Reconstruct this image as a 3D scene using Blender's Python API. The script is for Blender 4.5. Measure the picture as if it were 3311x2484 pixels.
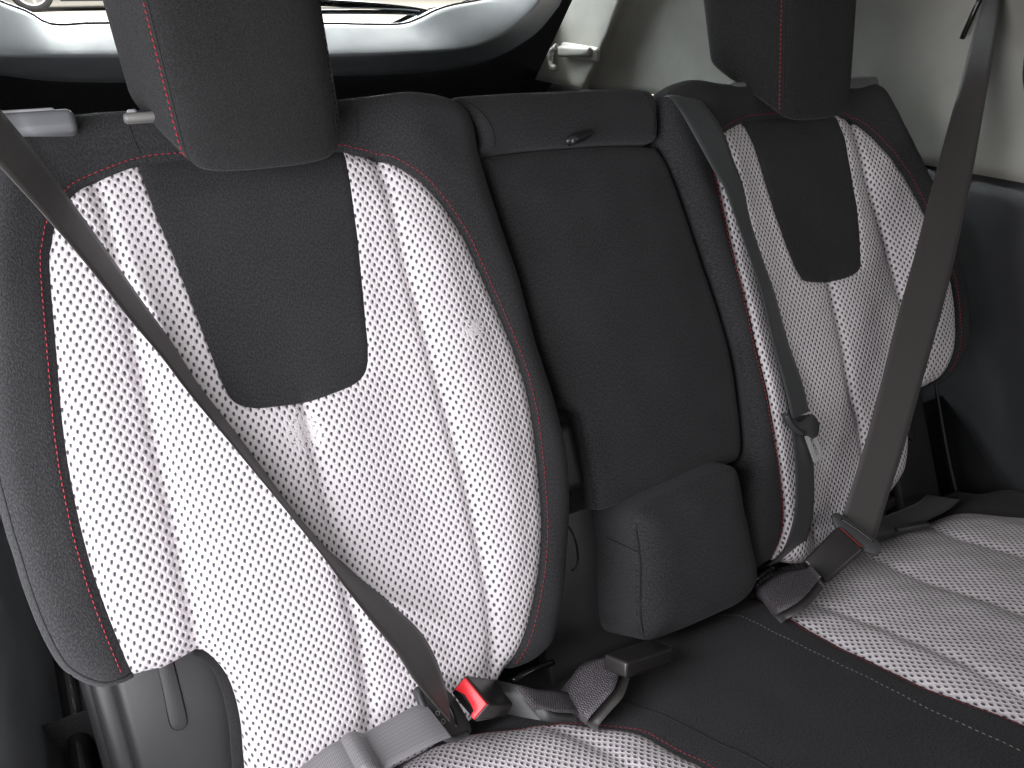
# Rear bench of a car seen from the open rear door.  Units: metres.
# X runs across the car (right in view), Y to the tailgate, Z up; origin at the middle of the seat bite line.
import bpy, bmesh, math, random
import numpy as np
from mathutils import Vector, Matrix, noise
from mathutils.geometry import delaunay_2d_cdt

random.seed(7)
scene = bpy.context.scene
for ob in list(bpy.data.objects):
    bpy.data.objects.remove(ob, do_unlink=True)
C = scene.collection
R = math.radians

# ------------------------------------------------------------------ camera
cam_d = bpy.data.cameras.new('camera')
cam = bpy.data.objects.new('camera', cam_d)
C.objects.link(cam)
cam.location = (-0.4933, -0.4907, 0.6982)
cam.rotation_euler = (R(90 - 28.077), 0, R(-28.757))
cam_d.sensor_width = 36
cam_d.lens = 36 * 2450 / 3311
cam_d.clip_start = 0.02
cam_d.clip_end = 300
scene.camera = cam

# ------------------------------------------------------------------ light
world = bpy.data.worlds.new('World')
scene.world = world
world.use_nodes = True
bg = world.node_tree.nodes['Background']
bg.inputs['Color'].default_value = (0.98, 0.99, 1.0, 1)
bg.inputs['Strength'].default_value = 0.19


def area_lamp(name, loc, target, sx, sy, power, col):
    d = bpy.data.lights.new(name, 'AREA')
    d.shape = 'RECTANGLE'
    d.size, d.size_y = sx, sy
    d.energy = power
    d.color = col
    ob = bpy.data.objects.new(name, d)
    ob.location = loc
    ob.rotation_euler = (Vector(target) - Vector(loc)).to_track_quat('-Z', 'Y').to_euler()
    C.objects.link(ob)
    return ob


area_lamp('door_daylight', (-0.82, -0.18, 0.46), (-0.20, 0.14, 0.28), 0.65, 0.62, 11.5, (0.975, 0.965, 1.0))
area_lamp('windscreen_daylight', (0.30, -1.9, 1.0), (0.25, 0.1, 0.25), 1.2, 0.5, 5.5, (1.0, 0.99, 0.965))
area_lamp('rear_daylight', (0.0, 2.5, 1.5), (0.0, 1.4, 0.55), 1.6, 0.9, 120, (0.88, 0.95, 1.0))
area_lamp('yard_daylight', (2.0, 9.0, 9.0), (1.5, 12.0, 0.0), 14, 10, 6500, (1.0, 0.97, 0.92))

scene.view_settings.view_transform = 'Standard'
scene.view_settings.look = 'None'
scene.view_settings.exposure = 0.0
scene.view_settings.gamma = 1.0
scene.render.engine = 'CYCLES'

# ------------------------------------------------------------------ frames
REC = R(27)
CUS = R(17)
X = Vector((1, 0, 0))


def BK(u, v, h=0.0):            # seat back: u across, v up along the back, h towards the sitter
    return Vector((u, v * math.sin(REC) - h * math.cos(REC), v * math.cos(REC) + h * math.sin(REC)))


def CU(u, w, h=0.0):            # cushion: u across, w forward, h up from the cushion
    return Vector((u, -w * math.cos(CUS) + h * math.sin(CUS), w * math.sin(CUS) + h * math.cos(CUS)))


# ------------------------------------------------------------------ outlines (metres)
L_PIPE = [(-0.5648, 0.1824), (-0.5724, 0.2646), (-0.5733, 0.3294), (-0.5690, 0.3938), (-0.5581, 0.4710), (-0.5475, 0.5404), (-0.5416, 0.5591), (-0.5352, 0.5753), (-0.5167, 0.6006), (-0.4994, 0.6124), (-0.4747, 0.6201), (-0.4539, 0.6245), (-0.4182, 0.6261), (-0.2824, 0.6202), (-0.2522, 0.6132), (-0.2236, 0.6011), (-0.2073, 0.5882), (-0.1912, 0.5707), (-0.1759, 0.5454), (-0.1642, 0.5184), (-0.1570, 0.4951), (-0.1356, 0.3938), (-0.1309, 0.3184), (-0.1416, 0.2358), (-0.1541, 0.1718), (-0.1836, 0.0970), (-0.2197, 0.0437)]
L_SEAMA = [(-0.4911, 0.6046), (-0.4883, 0.5612), (-0.4915, 0.4731), (-0.4933, 0.4381), (-0.4938, 0.4073), (-0.4972, 0.3518), (-0.4980, 0.3034), (-0.5008, 0.2628), (-0.5016, 0.2364), (-0.5027, 0.2082), (-0.5066, 0.1827)]
L_SEAMB = [(-0.2343, 0.6017), (-0.2312, 0.5666), (-0.2309, 0.5036), (-0.2306, 0.4700), (-0.2289, 0.4222), (-0.2282, 0.3763), (-0.2274, 0.3267), (-0.2268, 0.2891), (-0.2257, 0.2510), (-0.2274, 0.1912), (-0.2279, 0.1562), (-0.2290, 0.1260), (-0.2334, 0.0896), (-0.2391, 0.0549)]
L_SEAMC = [(-0.3624, 0.3733), (-0.3634, 0.3224), (-0.3642, 0.2744), (-0.3650, 0.2223), (-0.3662, 0.1806), (-0.3643, 0.1465), (-0.3667, 0.1135), (-0.3693, 0.0803), (-0.3762, 0.0456)]
L_INS = [(-0.4545, 0.6218), (-0.4507, 0.5740), (-0.4451, 0.5372), (-0.4375, 0.4710), (-0.4319, 0.4199), (-0.4300, 0.4071), (-0.4248, 0.3916), (-0.4099, 0.3820), (-0.3866, 0.3780), (-0.3610, 0.3755), (-0.3417, 0.3770), (-0.3156, 0.3809), (-0.3032, 0.3859), (-0.2950, 0.3952), (-0.2894, 0.4132), (-0.2850, 0.4411), (-0.2740, 0.5156), (-0.2689, 0.5654), (-0.2637, 0.6119)]
R_INS = [(0.2706, 0.6001), (0.2798, 0.5392), (0.2962, 0.4287), (0.3066, 0.3889), (0.3175, 0.3776), (0.3632, 0.3697), (0.4032, 0.3711), (0.4227, 0.3781), (0.4289, 0.3905), (0.4414, 0.4512), (0.4467, 0.5215), (0.4473, 0.5987)]
R_SEAMR = [(0.4801, 0.5861), (0.4766, 0.5505), (0.4808, 0.4919), (0.4888, 0.4202), (0.4907, 0.3943), (0.4921, 0.3195)]
R_SEAMM = [(0.3629, 0.3688), (0.3600, 0.3056), (0.3542, 0.2273), (0.3599, 0.1737), (0.3592, 0.1531)]
A_ARM = [(-0.1170, 0.5908), (-0.1153, 0.5778), (-0.1086, 0.5251), (-0.1044, 0.4891), (-0.1007, 0.4523), (-0.0961, 0.3784), (-0.0876, 0.3285), (-0.0838, 0.3108), (-0.0665, 0.2935), (-0.0629, 0.2813), (-0.0645, 0.2397), (-0.0659, 0.1904), (-0.0636, 0.1741), (-0.0250, 0.1720), (0.0465, 0.1686), (0.0822, 0.1727), (0.1354, 0.1740), (0.1496, 0.1765), (0.1576, 0.1869), (0.1634, 0.2086), (0.1691, 0.2601), (0.1718, 0.3121), (0.1671, 0.3652), (0.1579, 0.4216), (0.1492, 0.4786), (0.1395, 0.5303), (0.1338, 0.5570), (0.1247, 0.5755), (0.1163, 0.5816), (0.0583, 0.5885), (-0.0084, 0.5918), (-0.0715, 0.5929)]
CW = [(0.0849, -0.0192), (0.0882, 0.0332), (0.0900, 0.0875), (0.0950, 0.1543), (0.1008, 0.2573), (0.1093, 0.3396)]
CRED = [(0.1652, -0.0336), (0.1330, 0.0298), (0.1268, 0.0532), (0.1245, 0.1212), (0.1269, 0.1780), (0.1317, 0.2362), (0.1483, 0.3193)]
CTHIN = [(-0.1227, 0.0564), (-0.1170, 0.0780), (-0.1018, 0.1143), (-0.0895, 0.1643), (-0.0749, 0.2190)]
CLRED = [(-0.2767, -0.0113), (-0.2404, 0.0203), (-0.2081, 0.0366), (-0.1797, 0.0595), (-0.1430, 0.1051), (-0.1330, 0.1333), (-0.1256, 0.1616), (-0.1184, 0.1884)]
CS1 = [(0.1676, 0.0489), (0.1772, 0.1288), (0.1853, 0.2153), (0.1811, 0.3009)]
CS2 = [(0.3136, 0.0225), (0.3041, 0.0975), (0.3137, 0.2266)]
CS3 = [(0.4414, 0.0212), (0.4331, 0.0836), (0.4400, 0.1559)]

L_OUT = [(-0.2195, 0.0418), (-0.1951, 0.0455), (-0.1743, 0.0531), (-0.1615, 0.0648), (-0.1429, 0.1026), (-0.1259, 0.1525),
         (-0.1136, 0.1926), (-0.1018, 0.2513), (-0.1002, 0.2873), (-0.1016, 0.3330), (-0.1050, 0.3790), (-0.1075, 0.4514),
         (-0.1111, 0.4876), (-0.1149, 0.5232), (-0.1200, 0.5696), (-0.1215, 0.5950), (-0.1200, 0.6220), (-0.1260, 0.6430),
         (-0.1447, 0.6560), (-0.1766, 0.6640), (-0.2160, 0.6660), (-0.2592, 0.6680), (-0.3500, 0.6710), (-0.4397, 0.6725),
         (-0.5020, 0.6715), (-0.5420, 0.6620), (-0.5620, 0.6400), (-0.5770, 0.6000), (-0.5970, 0.5300), (-0.6130, 0.4500),
         (-0.6210, 0.3900), (-0.6216, 0.3392), (-0.6208, 0.3121), (-0.6184, 0.2612), (-0.6112, 0.2172), (-0.5997, 0.1956),
         (-0.5849, 0.1815), (-0.5735, 0.1778), (-0.5600, 0.1765)]
L_BOT = [(-0.5384, 0.1756), (-0.5134, 0.1775), (-0.5042, 0.1761), (-0.4965, 0.1663), (-0.4900, 0.1515), (-0.4865, 0.1355),
         (-0.4856, 0.1141), (-0.4874, 0.0872), (-0.4919, 0.0583), (-0.4950, 0.0200), (-0.4700, -0.005), (-0.3500, -0.010),
         (-0.2600, 0.0050)]
R_PIPE = [(0.1482, 0.0504), (0.1700, 0.0752), (0.1791, 0.1065), (0.1830, 0.1668), (0.1873, 0.2654), (0.1880, 0.3521),
          (0.1860, 0.4412), (0.1854, 0.5344), (0.1884, 0.5502), (0.1990, 0.5720), (0.2184, 0.5887), (0.2451, 0.5987),
          (0.2795, 0.6065), (0.3049, 0.6070), (0.4354, 0.6031), (0.4634, 0.5975), (0.4928, 0.5849), (0.5129, 0.5645),
          (0.5318, 0.5353), (0.5473, 0.5037), (0.5604, 0.4679), (0.5800, 0.4050), (0.5909, 0.3378), (0.5875, 0.2943),
          (0.5756, 0.2480), (0.5609, 0.2150), (0.5446, 0.1924)]
R_OUT = [(0.5300, 0.1830), (0.5420, 0.1840), (0.5637, 0.1950), (0.6000, 0.2316), (0.6155, 0.2780), (0.6225, 0.3300),
         (0.6215, 0.3700), (0.6003, 0.4699), (0.5872, 0.5124), (0.5698, 0.5597), (0.5564, 0.6000), (0.5478, 0.6225),
         (0.5393, 0.6320), (0.5220, 0.6390), (0.4500, 0.6480), (0.3500, 0.6520), (0.2554, 0.6540), (0.2016, 0.6560),
         (0.1700, 0.6550), (0.1420, 0.6450), (0.1290, 0.6200), (0.1260, 0.5900), (0.1330, 0.5620), (0.1425, 0.5303),
         (0.1525, 0.4786), (0.1612, 0.4216), (0.1700, 0.3652), (0.1750, 0.3121), (0.1725, 0.2601), (0.1664, 0.2086),
         (0.1600, 0.1850), (0.1490, 0.1650), (0.1300, 0.1400), (0.1180, 0.1000), (0.1130, 0.0550), (0.1250, 0.0380)]
R_BOT = [(0.5200, 0.1850), (0.5000, 0.1840), (0.4860, 0.1800), (0.4760, 0.1690), (0.4700, 0.1550), (0.4681, 0.1435),
         (0.4632, 0.1183), (0.4459, 0.0748), (0.4091, 0.0494), (0.3837, 0.0400), (0.3000, 0.0150), (0.2200, 0.0150), (0.1700, 0.0350)]
CM_LEFT = [(-0.5500, -0.0300), (-0.4000, -0.0450), (-0.3000, -0.0350), (-0.2404, 0.0203)] + CLRED[2:] + [
    (-0.1080, 0.2600), (-0.1100, 0.4000), (-0.1400, 0.4800), (-0.5500, 0.4800), (-0.5900, 0.3000)]
CM_RIGHT = [(0.1652, -0.0336), (0.1330, 0.0298)] + CRED[2:] + [
    (0.1650, 0.4200), (0.2000, 0.5000), (0.5500, 0.5000), (0.5900, 0.3000), (0.5780, 0.1500), (0.5597, 0.0888), (0.5236, 0.0310),
    (0.4982, 0.0076), (0.4443, -0.0050), (0.3800, -0.0500), (0.3000, -0.0600), (0.2100, -0.0600)]


# ------------------------------------------------------------------ small geometry kit
def cr(pts, closed=False, spacing=0.004):
    """Catmull-Rom through the points, resampled at even spacing."""
    P = np.array(pts, float)
    n = len(P)
    out = []
    segs = n if closed else n - 1
    for i in range(segs):
        if closed:
            a, b, c, d = P[(i - 1) % n], P[i], P[(i + 1) % n], P[(i + 2) % n]
        else:
            a, b, c, d = P[max(i - 1, 0)], P[i], P[i + 1], P[min(i + 2, n - 1)]
        for t in np.linspace(0, 1, 14, endpoint=False):
            m1, m2 = (c - a) / 2, (d - b) / 2
            out.append((2 * t**3 - 3 * t**2 + 1) * b + (t**3 - 2 * t**2 + t) * m1 + (-2 * t**3 + 3 * t**2) * c + (t**3 - t**2) * m2)
    out.append(P[0] if closed else P[-1])
    out = np.array(out)
    s = np.r_[0, np.cumsum(np.linalg.norm(np.diff(out, axis=0), axis=1))]
    m = max(2, int(round(s[-1] / spacing)) + 1)
    t = np.linspace(0, s[-1], m)
    res = np.stack([np.interp(t, s, out[:, k]) for k in range(P.shape[1])], 1)
    return res[:-1] if closed else res


def offset(path, d):
    """shift an open 2D path to its right-hand side by d"""
    t = np.gradient(path, axis=0)
    t /= np.linalg.norm(t, axis=1)[:, None] + 1e-12
    return path + d * np.stack([t[:, 1], -t[:, 0]], 1)


def dist(P, poly, closed=False):
    A = poly
    Bv = np.roll(poly, -1, axis=0) if closed else poly[1:]
    if not closed:
        A = poly[:-1]
    D = Bv - A
    L2 = (D**2).sum(1) + 1e-15
    best = np.full(len(P), 1e9)
    for i in range(0, len(P), 4000):
        Q = P[i:i + 4000, None, :] - A[None]
        t = np.clip((Q * D[None]).sum(2) / L2[None], 0, 1)
        best[i:i + 4000] = np.sqrt(((Q - t[..., None] * D[None])**2).sum(2).min(1))
    return best


def inside(P, poly):
    x, y = P[:, 0], P[:, 1]
    res = np.zeros(len(P), bool)
    n = len(poly)
    j = n - 1
    for i in range(n):
        xi, yi = poly[i]
        xj, yj = poly[j]
        if yi != yj:
            res ^= ((yi > y) != (yj > y)) & (x < (xj - xi) * (y - yi) / (yj - yi) + xi)
        j = i
    return res


def link(name, me, m, parent=None, smooth=True):
    ob = bpy.data.objects.new(name, me)
    C.objects.link(ob)
    if m:
        me.materials.append(m)
    if parent:
        ob.parent = parent
    if smooth:
        me.shade_smooth()
    return ob


def thing(name, label, cat, loc=(0, 0, 0), group=None):
    ob = bpy.data.objects.new(name, None)
    ob.empty_display_size = 0.03
    C.objects.link(ob)
    ob['label'] = label
    ob['category'] = cat
    if group:
        ob['group'] = group
    return ob


def tag(ob, label=None, cat=None, group=None, kind=None):
    if label: ob['label'] = label
    if cat: ob['category'] = cat
    if group: ob['group'] = group
    if kind: ob['kind'] = kind
    return ob


def pydata(name, V, F, m, parent=None, uv=None, smooth=True):
    me = bpy.data.meshes.new(name)
    me.from_pydata([tuple(v) for v in V], [], [tuple(int(i) for i in f) for f in F])
    if uv is not None:
        lay = me.uv_layers.new(name='UVMap')
        li = np.empty(len(me.loops), dtype=np.int32)
        me.loops.foreach_get('vertex_index', li)
        lay.data.foreach_set('uv', np.asarray(uv, dtype=np.float32)[li].ravel())
    me.update()
    bm = bmesh.new()
    bm.from_mesh(me)
    bmesh.ops.recalc_face_normals(bm, faces=bm.faces)
    bm.to_mesh(me)
    bm.free()
    return link(name, me, m, parent, smooth)


def region(name, outer, hf, frame, m, parent, step=0.006, skirt=0.012, flare=0.0, holes=(), up=None):
    """padded panel: a 2D outline filled with a fine net, lifted by hf(u,v), edges turned under"""
    outer = np.asarray(outer)
    loops = [outer] + [np.asarray(h) for h in holes]
    lo, hi = outer.min(0), outer.max(0)
    gx = np.arange(lo[0], hi[0], step)
    gy = np.arange(lo[1], hi[1], step * 0.866)
    G = np.array([(x + (step / 2 if k % 2 else 0), y) for k, y in enumerate(gy) for x in gx])
    allb = np.concatenate(loops)
    ok = inside(G, outer)
    for h in loops[1:]:
        ok &= ~inside(G, h)
    G = G[ok]
    d = np.minimum.reduce([dist(G, l, True) for l in loops])
    G = G[d > step * 0.55]
    for rr in (0.0018, 0.0045):
        for l in loops:
            t = np.roll(l, -1, 0) - np.roll(l, 1, 0)
            t /= np.linalg.norm(t, axis=1)[:, None] + 1e-12
            nrm = np.stack([t[:, 1], -t[:, 0]], 1)
            for sg in (1, -1):
                Q = l + sg * rr * nrm
                o2 = inside(Q, outer)
                for h in loops[1:]:
                    o2 &= ~inside(Q, h)
                Q = Q[o2]
                if len(Q):
                    dd = np.minimum.reduce([dist(Q, l2, True) for l2 in loops])
                    Q = Q[dd > rr * 0.85]
                    if len(Q):
                        if rr > 0.003 and len(G):
                            G = np.concatenate([G, Q])
                        else:
                            G = np.concatenate([G, Q]) if len(G) else Q
    verts = [Vector(p) for p in np.concatenate([allb, G])]
    edges = []
    k = 0
    for l in loops:
        n = len(l)
        edges += [(k + i, k + (i + 1) % n) for i in range(n)]
        k += n
    vo, eo, fo, *_ = delaunay_2d_cdt(verts, edges, [], 0, 1e-5)
    P = np.array([(v.x, v.y) for v in vo])
    Ft = np.array([f for f in fo if len(f) == 3])
    cen = P[Ft].mean(1)
    ok = inside(cen, outer)
    for h in loops[1:]:
        ok &= ~inside(cen, h)
    Ft = Ft[ok]
    used = np.unique(Ft)
    mp = -np.ones(len(P), int)
    mp[used] = np.arange(len(used))
    P, Ft = P[used], mp[Ft]
    a, b, c = P[Ft[:, 0]], P[Ft[:, 1]], P[Ft[:, 2]]
    flip = ((b - a)[:, 0] * (c - a)[:, 1] - (b - a)[:, 1] * (c - a)[:, 0]) < 0
    Ft[flip] = Ft[flip][:, ::-1]
    H = hf(P)
    V = [frame(p[0], p[1], h) for p, h in zip(P, H)]
    UV = [tuple(p) for p in P]
    F = [tuple(f) for f in Ft]
    cnt = {}
    for f in F:
        for i in range(3):
            e = (f[i], f[(i + 1) % 3])
            cnt[e] = cnt.get(e, 0) + 1
    bnd = [e for e in cnt if (e[1], e[0]) not in cnt]
    acc = {}
    for i, j in bnd:
        t = P[j] - P[i]
        nn = np.array([t[1], -t[0]]) / (np.linalg.norm(t) + 1e-12)      # outward
        acc[i] = acc.get(i, 0) + nn
        acc[j] = acc.get(j, 0) + nn
    low = {}
    for i, nn in acc.items():
        nn = nn / (np.linalg.norm(nn) + 1e-12)
        q = P[i] + nn * (flare if flare else -0.0008)
        low[i] = len(V)
        V.append(frame(q[0], q[1], H[i] - skirt))
        UV.append((P[i][0] + nn[0] * skirt, P[i][1] + nn[1] * skirt))
    for i, j in bnd:
        F.append((j, i, low[i], low[j]))
    me = bpy.data.meshes.new(name)
    me.from_pydata([tuple(v) for v in V], [], F)
    lay = me.uv_layers.new(name='UVMap')
    li = np.empty(len(me.loops), dtype=np.int32)
    me.loops.foreach_get('vertex_index', li)
    lay.data.foreach_set('uv', np.asarray(UV, dtype=np.float32)[li].ravel())
    me.update()
    return link(name, me, m, parent)


def stitches(name, path, hf, frame, m, parent, length=0.0034, pitch=0.0053, r=0.00050, lift=0.0005):
    """a run of thread: one small six-sided capsule per stitch"""
    path = np.asarray(path)
    s = np.r_[0, np.cumsum(np.linalg.norm(np.diff(path, axis=0), axis=1))]
    n = int(s[-1] / pitch)
    V, F = [], []
    c0 = (np.arange(n) + 0.5) * pitch
    qs = [np.stack([np.interp(c0 + o * length, s, path[:, k]) for k in (0, 1)], 1) for o in (-.5, -.3, .3, .5)]
    Hs = [hf(q) for q in qs]
    for i in range(n):
        jit = random.uniform(-0.0002, 0.0002)
        pts = [frame(qs[k][i][0] + jit, qs[k][i][1], Hs[k][i] + (lift if k in (1, 2) else lift - r * 1.1)) for k in range(4)]
        ax = (pts[3] - pts[0]).normalized()
        nn = (frame(0, 0, 1) - frame(0, 0, 0)).normalized()
        sd = ax.cross(nn).normalized()
        nn = sd.cross(ax)
        b = len(V)
        for k, rr in enumerate((.45, 1, 1, .45)):
            for a in range(6):
                th = a * math.pi / 3
                V.append(pts[k] + (sd * math.cos(th) + nn * math.sin(th)) * r * rr)
        for k in range(3):
            for a in range(6):
                F.append((b + k * 6 + a, b + k * 6 + (a + 1) % 6, b + k * 6 + 6 + (a + 1) % 6, b + k * 6 + 6 + a))
    ob = pydata(name, V, F, m, parent)
    return tag(ob, kind='stuff')


def tube(name, pts, r, m, parent=None, seg=10, closed=False):
    pts = [Vector(p) for p in pts]
    n = len(pts)
    rs = r if isinstance(r, (list, tuple)) else [r] * n
    V, F = [], []
    ref = None
    for i, p in enumerate(pts):
        t = (pts[min(i + 1, n - 1)] - pts[max(i - 1, 0)]).normalized()
        if ref is None:
            ref = t.orthogonal().normalized()
        ref = (ref - t * ref.dot(t)).normalized()
        bi = t.cross(ref)
        for a in range(seg):
            th = 2 * math.pi * a / seg
            V.append(p + (ref * math.cos(th) + bi * math.sin(th)) * rs[i])
    for i in range(n - 1):
        for a in range(seg):
            F.append((i * seg + a, i * seg + (a + 1) % seg, (i + 1) * seg + (a + 1) % seg, (i + 1) * seg + a))
    F.append(tuple(range(seg)))
    F.append(tuple(range((n - 1) * seg, n * seg)))
    return pydata(name, V, F, m, parent)


def block(name, ctr, ax, size, m, parent=None, bevel=0.003, seg=3, taper=None):
    """bevelled box; ax = three axes, size = full sizes; taper scales the +first-axis end"""
    bm = bmesh.new()
    bmesh.ops.create_cube(bm, size=1.0)
    for v in bm.verts:
        if taper and v.co.x > 0:
            v.co.y *= taper[0]
            v.co.z *= taper[1]
        v.co = Vector((v.co.x * size[0], v.co.y * size[1], v.co.z * size[2]))
    bmesh.ops.bevel(bm, geom=bm.edges[:], offset=bevel, segments=seg, profile=0.5, affect='EDGES', clamp_overlap=True)
    M = Matrix((Vector(ax[0]).normalized(), Vector(ax[1]).normalized(), Vector(ax[2]).normalized())).transposed()
    for v in bm.verts:
        v.co = M @ v.co + Vector(ctr)
    bmesh.ops.recalc_face_normals(bm, faces=bm.faces)
    me = bpy.data.meshes.new(name)
    bm.to_mesh(me)
    bm.free()
    return link(name, me, m, parent)


def prism(name, poly, frame, h0, h1, m, parent=None, bevel=0.001, seg=2, holes=()):
    """flat outline given thickness, its edges rounded"""
    bm = bmesh.new()
    vs = [bm.verts.new(frame(p[0], p[1], h0)) for p in poly]
    f = bm.faces.new(vs)
    ex = bmesh.ops.extrude_face_region(bm, geom=[f])
    dv = frame(0, 0, h1) - frame(0, 0, h0)
    for g in ex['geom']:
        if isinstance(g, bmesh.types.BMVert):
            g.co += dv
    bmesh.ops.recalc_face_normals(bm, faces=bm.faces)
    if bevel:
        ee = [e for e in bm.edges if len(e.link_faces) == 2 and any(len(ff.verts) > 4 for ff in e.link_faces)]
        bmesh.ops.bevel(bm, geom=ee, offset=bevel, segments=seg, profile=0.5, affect='EDGES', clamp_overlap=True)
    uvl = bm.loops.layers.uv.new('UVMap')
    o, e1, e2 = frame(0, 0, 0), (frame(1, 0, 0) - frame(0, 0, 0)), (frame(0, 1, 0) - frame(0, 0, 0))
    for ff in bm.faces:
        for lp in ff.loops:
            q = lp.vert.co - o
            lp[uvl].uv = (q.dot(e1), q.dot(e2))
    bmesh.ops.triangulate(bm, faces=[ff for ff in bm.faces if len(ff.verts) > 4])
    me = bpy.data.meshes.new(name)
    bm.to_mesh(me)
    bm.free()
    ob = link(name, me, m, parent)
    me.set_sharp_from_angle(angle=R(40))
    return ob


def ribbon(name, left, right, m, parent=None, th=0.0013, sub=8, cols=6, cup=0.0):
    """woven strap between two edge lines"""
    Ls = cr(left, False, 0.006)
    n = max(len(Ls), 8)
    def even(pts):
        q = cr(pts, False, 0.002)
        t = np.linspace(0, len(q) - 1, n)
        return np.stack([np.interp(t, np.arange(len(q)), q[:, k]) for k in range(3)], 1)
    # keep stations in step: resample by station index rather than by length
    def bystation(pts):
        P = np.array(pts, float)
        k = len(P)
        out = []
        for i in range(k - 1):
            a, b, c, d = P[max(i - 1, 0)], P[i], P[i + 1], P[min(i + 2, k - 1)]
            for t in np.linspace(0, 1, sub, endpoint=False):
                m1, m2 = (c - a) / 2, (d - b) / 2
                out.append((2*t**3 - 3*t**2 + 1)*b + (t**3 - 2*t**2 + t)*m1 + (-2*t**3 + 3*t**2)*c + (t**3 - t**2)*m2)
        out.append(P[-1])
        return np.array(out)
    A, Bq = bystation(left), bystation(right)
    n = len(A)
    mid = (A + Bq) / 2
    s = np.r_[0, np.cumsum(np.linalg.norm(np.diff(mid, axis=0), axis=1))]
    V, UV, F = [], [], []
    for side in (1, -1):
        for i in range(n):
            t = Vector(mid[min(i + 1, n - 1)] - mid[max(i - 1, 0)])
            w = Vector(Bq[i] - A[i])
            nn = t.cross(w).normalized() * side * th / 2
            n0 = t.cross(w).normalized()
            for k in range(cols + 1):
                f = k / cols
                edge = 0.45 if k in (0, cols) else 1.0
                V.append(Vector(A[i]) * (1 - f) + Vector(Bq[i]) * f + nn * edge + n0 * cup * (1 - (2*f - 1)**2))
                UV.append((f * 0.048, s[i]))
    W = cols + 1
    for sdi in (0, 1):
        o = sdi * n * W
        for i in range(n - 1):
            for k in range(cols):
                F.append((o + i*W + k, o + i*W + k + 1, o + (i+1)*W + k + 1, o + (i+1)*W + k))
    o = n * W
    for i in range(n - 1):
        for k in (0, cols):
            F.append((i*W + k, (i+1)*W + k, o + (i+1)*W + k, o + i*W + k))
    for i in (0, n - 1):
        for k in range(cols):
            F.append((i*W + k, i*W + k + 1, o + i*W + k + 1, o + i*W + k))
    return pydata(name, V, F, m, parent, UV)


def loft(name, rows, m, parent=None, closed=False):
    rows = [list(r) for r in rows]
    n = len(rows[0])
    V = [Vector(p) for r in rows for p in r]
    F = []
    for i in range(len(rows) - 1):
        for k in range(n - 1 + (1 if closed else 0)):
            k2 = (k + 1) % n
            F.append((i*n + k, i*n + k2, (i+1)*n + k2, (i+1)*n + k))
    uv = []
    for i, r in enumerate(rows):
        for k, p in enumerate(r):
            uv.append((p[0] + 0.3 * p[1], p[2] + 0.7 * p[1]))
    return pydata(name, V, F, m, parent, uv)


def sstep(x):
    x = np.clip(x, 0, 1)
    return x * x * (3 - 2 * x)


# ------------------------------------------------------------------ materials
def newmat(name):
    m = bpy.data.materials.new(name)
    m.use_nodes = True
    nt = m.node_tree
    return m, nt, nt.nodes['Principled BSDF']


def N(nt, typ, **kw):
    n = nt.nodes.new(typ)
    for k, v in kw.items():
        setattr(n, k, v)
    return n


def math_(nt, op, a, b=None, c=None):
    n = nt.nodes.new('ShaderNodeMath')
    n.operation = op
    for i, x in enumerate((a, b, c)):
        if x is None:
            continue
        if isinstance(x, (int, float)):
            n.inputs[i].default_value = x
        else:
            nt.links.new(x, n.inputs[i])
    return n.outputs[0]


def mix(nt, fac, c1, c2):
    n = nt.nodes.new('ShaderNodeMix')
    n.data_type = 'RGBA'
    for sock, x in ((n.inputs['Factor'], fac), (n.inputs[6], c1), (n.inputs[7], c2)):
        if isinstance(x, (int, float)):
            sock.default_value = x
        elif isinstance(x, tuple):
            sock.default_value = (*x, 1) if len(x) == 3 else x
        else:
            nt.links.new(x, sock)
    return n.outputs[2]


def ramp(nt, val, a, b):
    n = nt.nodes.new('ShaderNodeMapRange')
    n.interpolation_type = 'SMOOTHSTEP'
    nt.links.new(val, n.inputs[0])
    n.inputs[1].default_value = a
    n.inputs[2].default_value = b
    return n.outputs[0]


def bump(nt, height, strength, distance, bs):
    b = nt.nodes.new('ShaderNodeBump')
    b.inputs['Strength'].default_value = strength
    b.inputs['Distance'].default_value = distance
    nt.links.new(height, b.inputs['Height'])
    nt.links.new(b.outputs[0], bs.inputs['Normal'])


def coords(nt, kind='UV'):
    return nt.nodes.new('ShaderNodeTexCoord').outputs[kind]


def noise_(nt, vec, scale, detail=2.0, rough=0.5):
    n = nt.nodes.new('ShaderNodeTexNoise')
    n.inputs['Scale'].default_value = scale
    n.inputs['Detail'].default_value = detail
    n.inputs['Roughness'].default_value = rough
    nt.links.new(vec, n.inputs['Vector'])
    return n.outputs['Fac']


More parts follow.
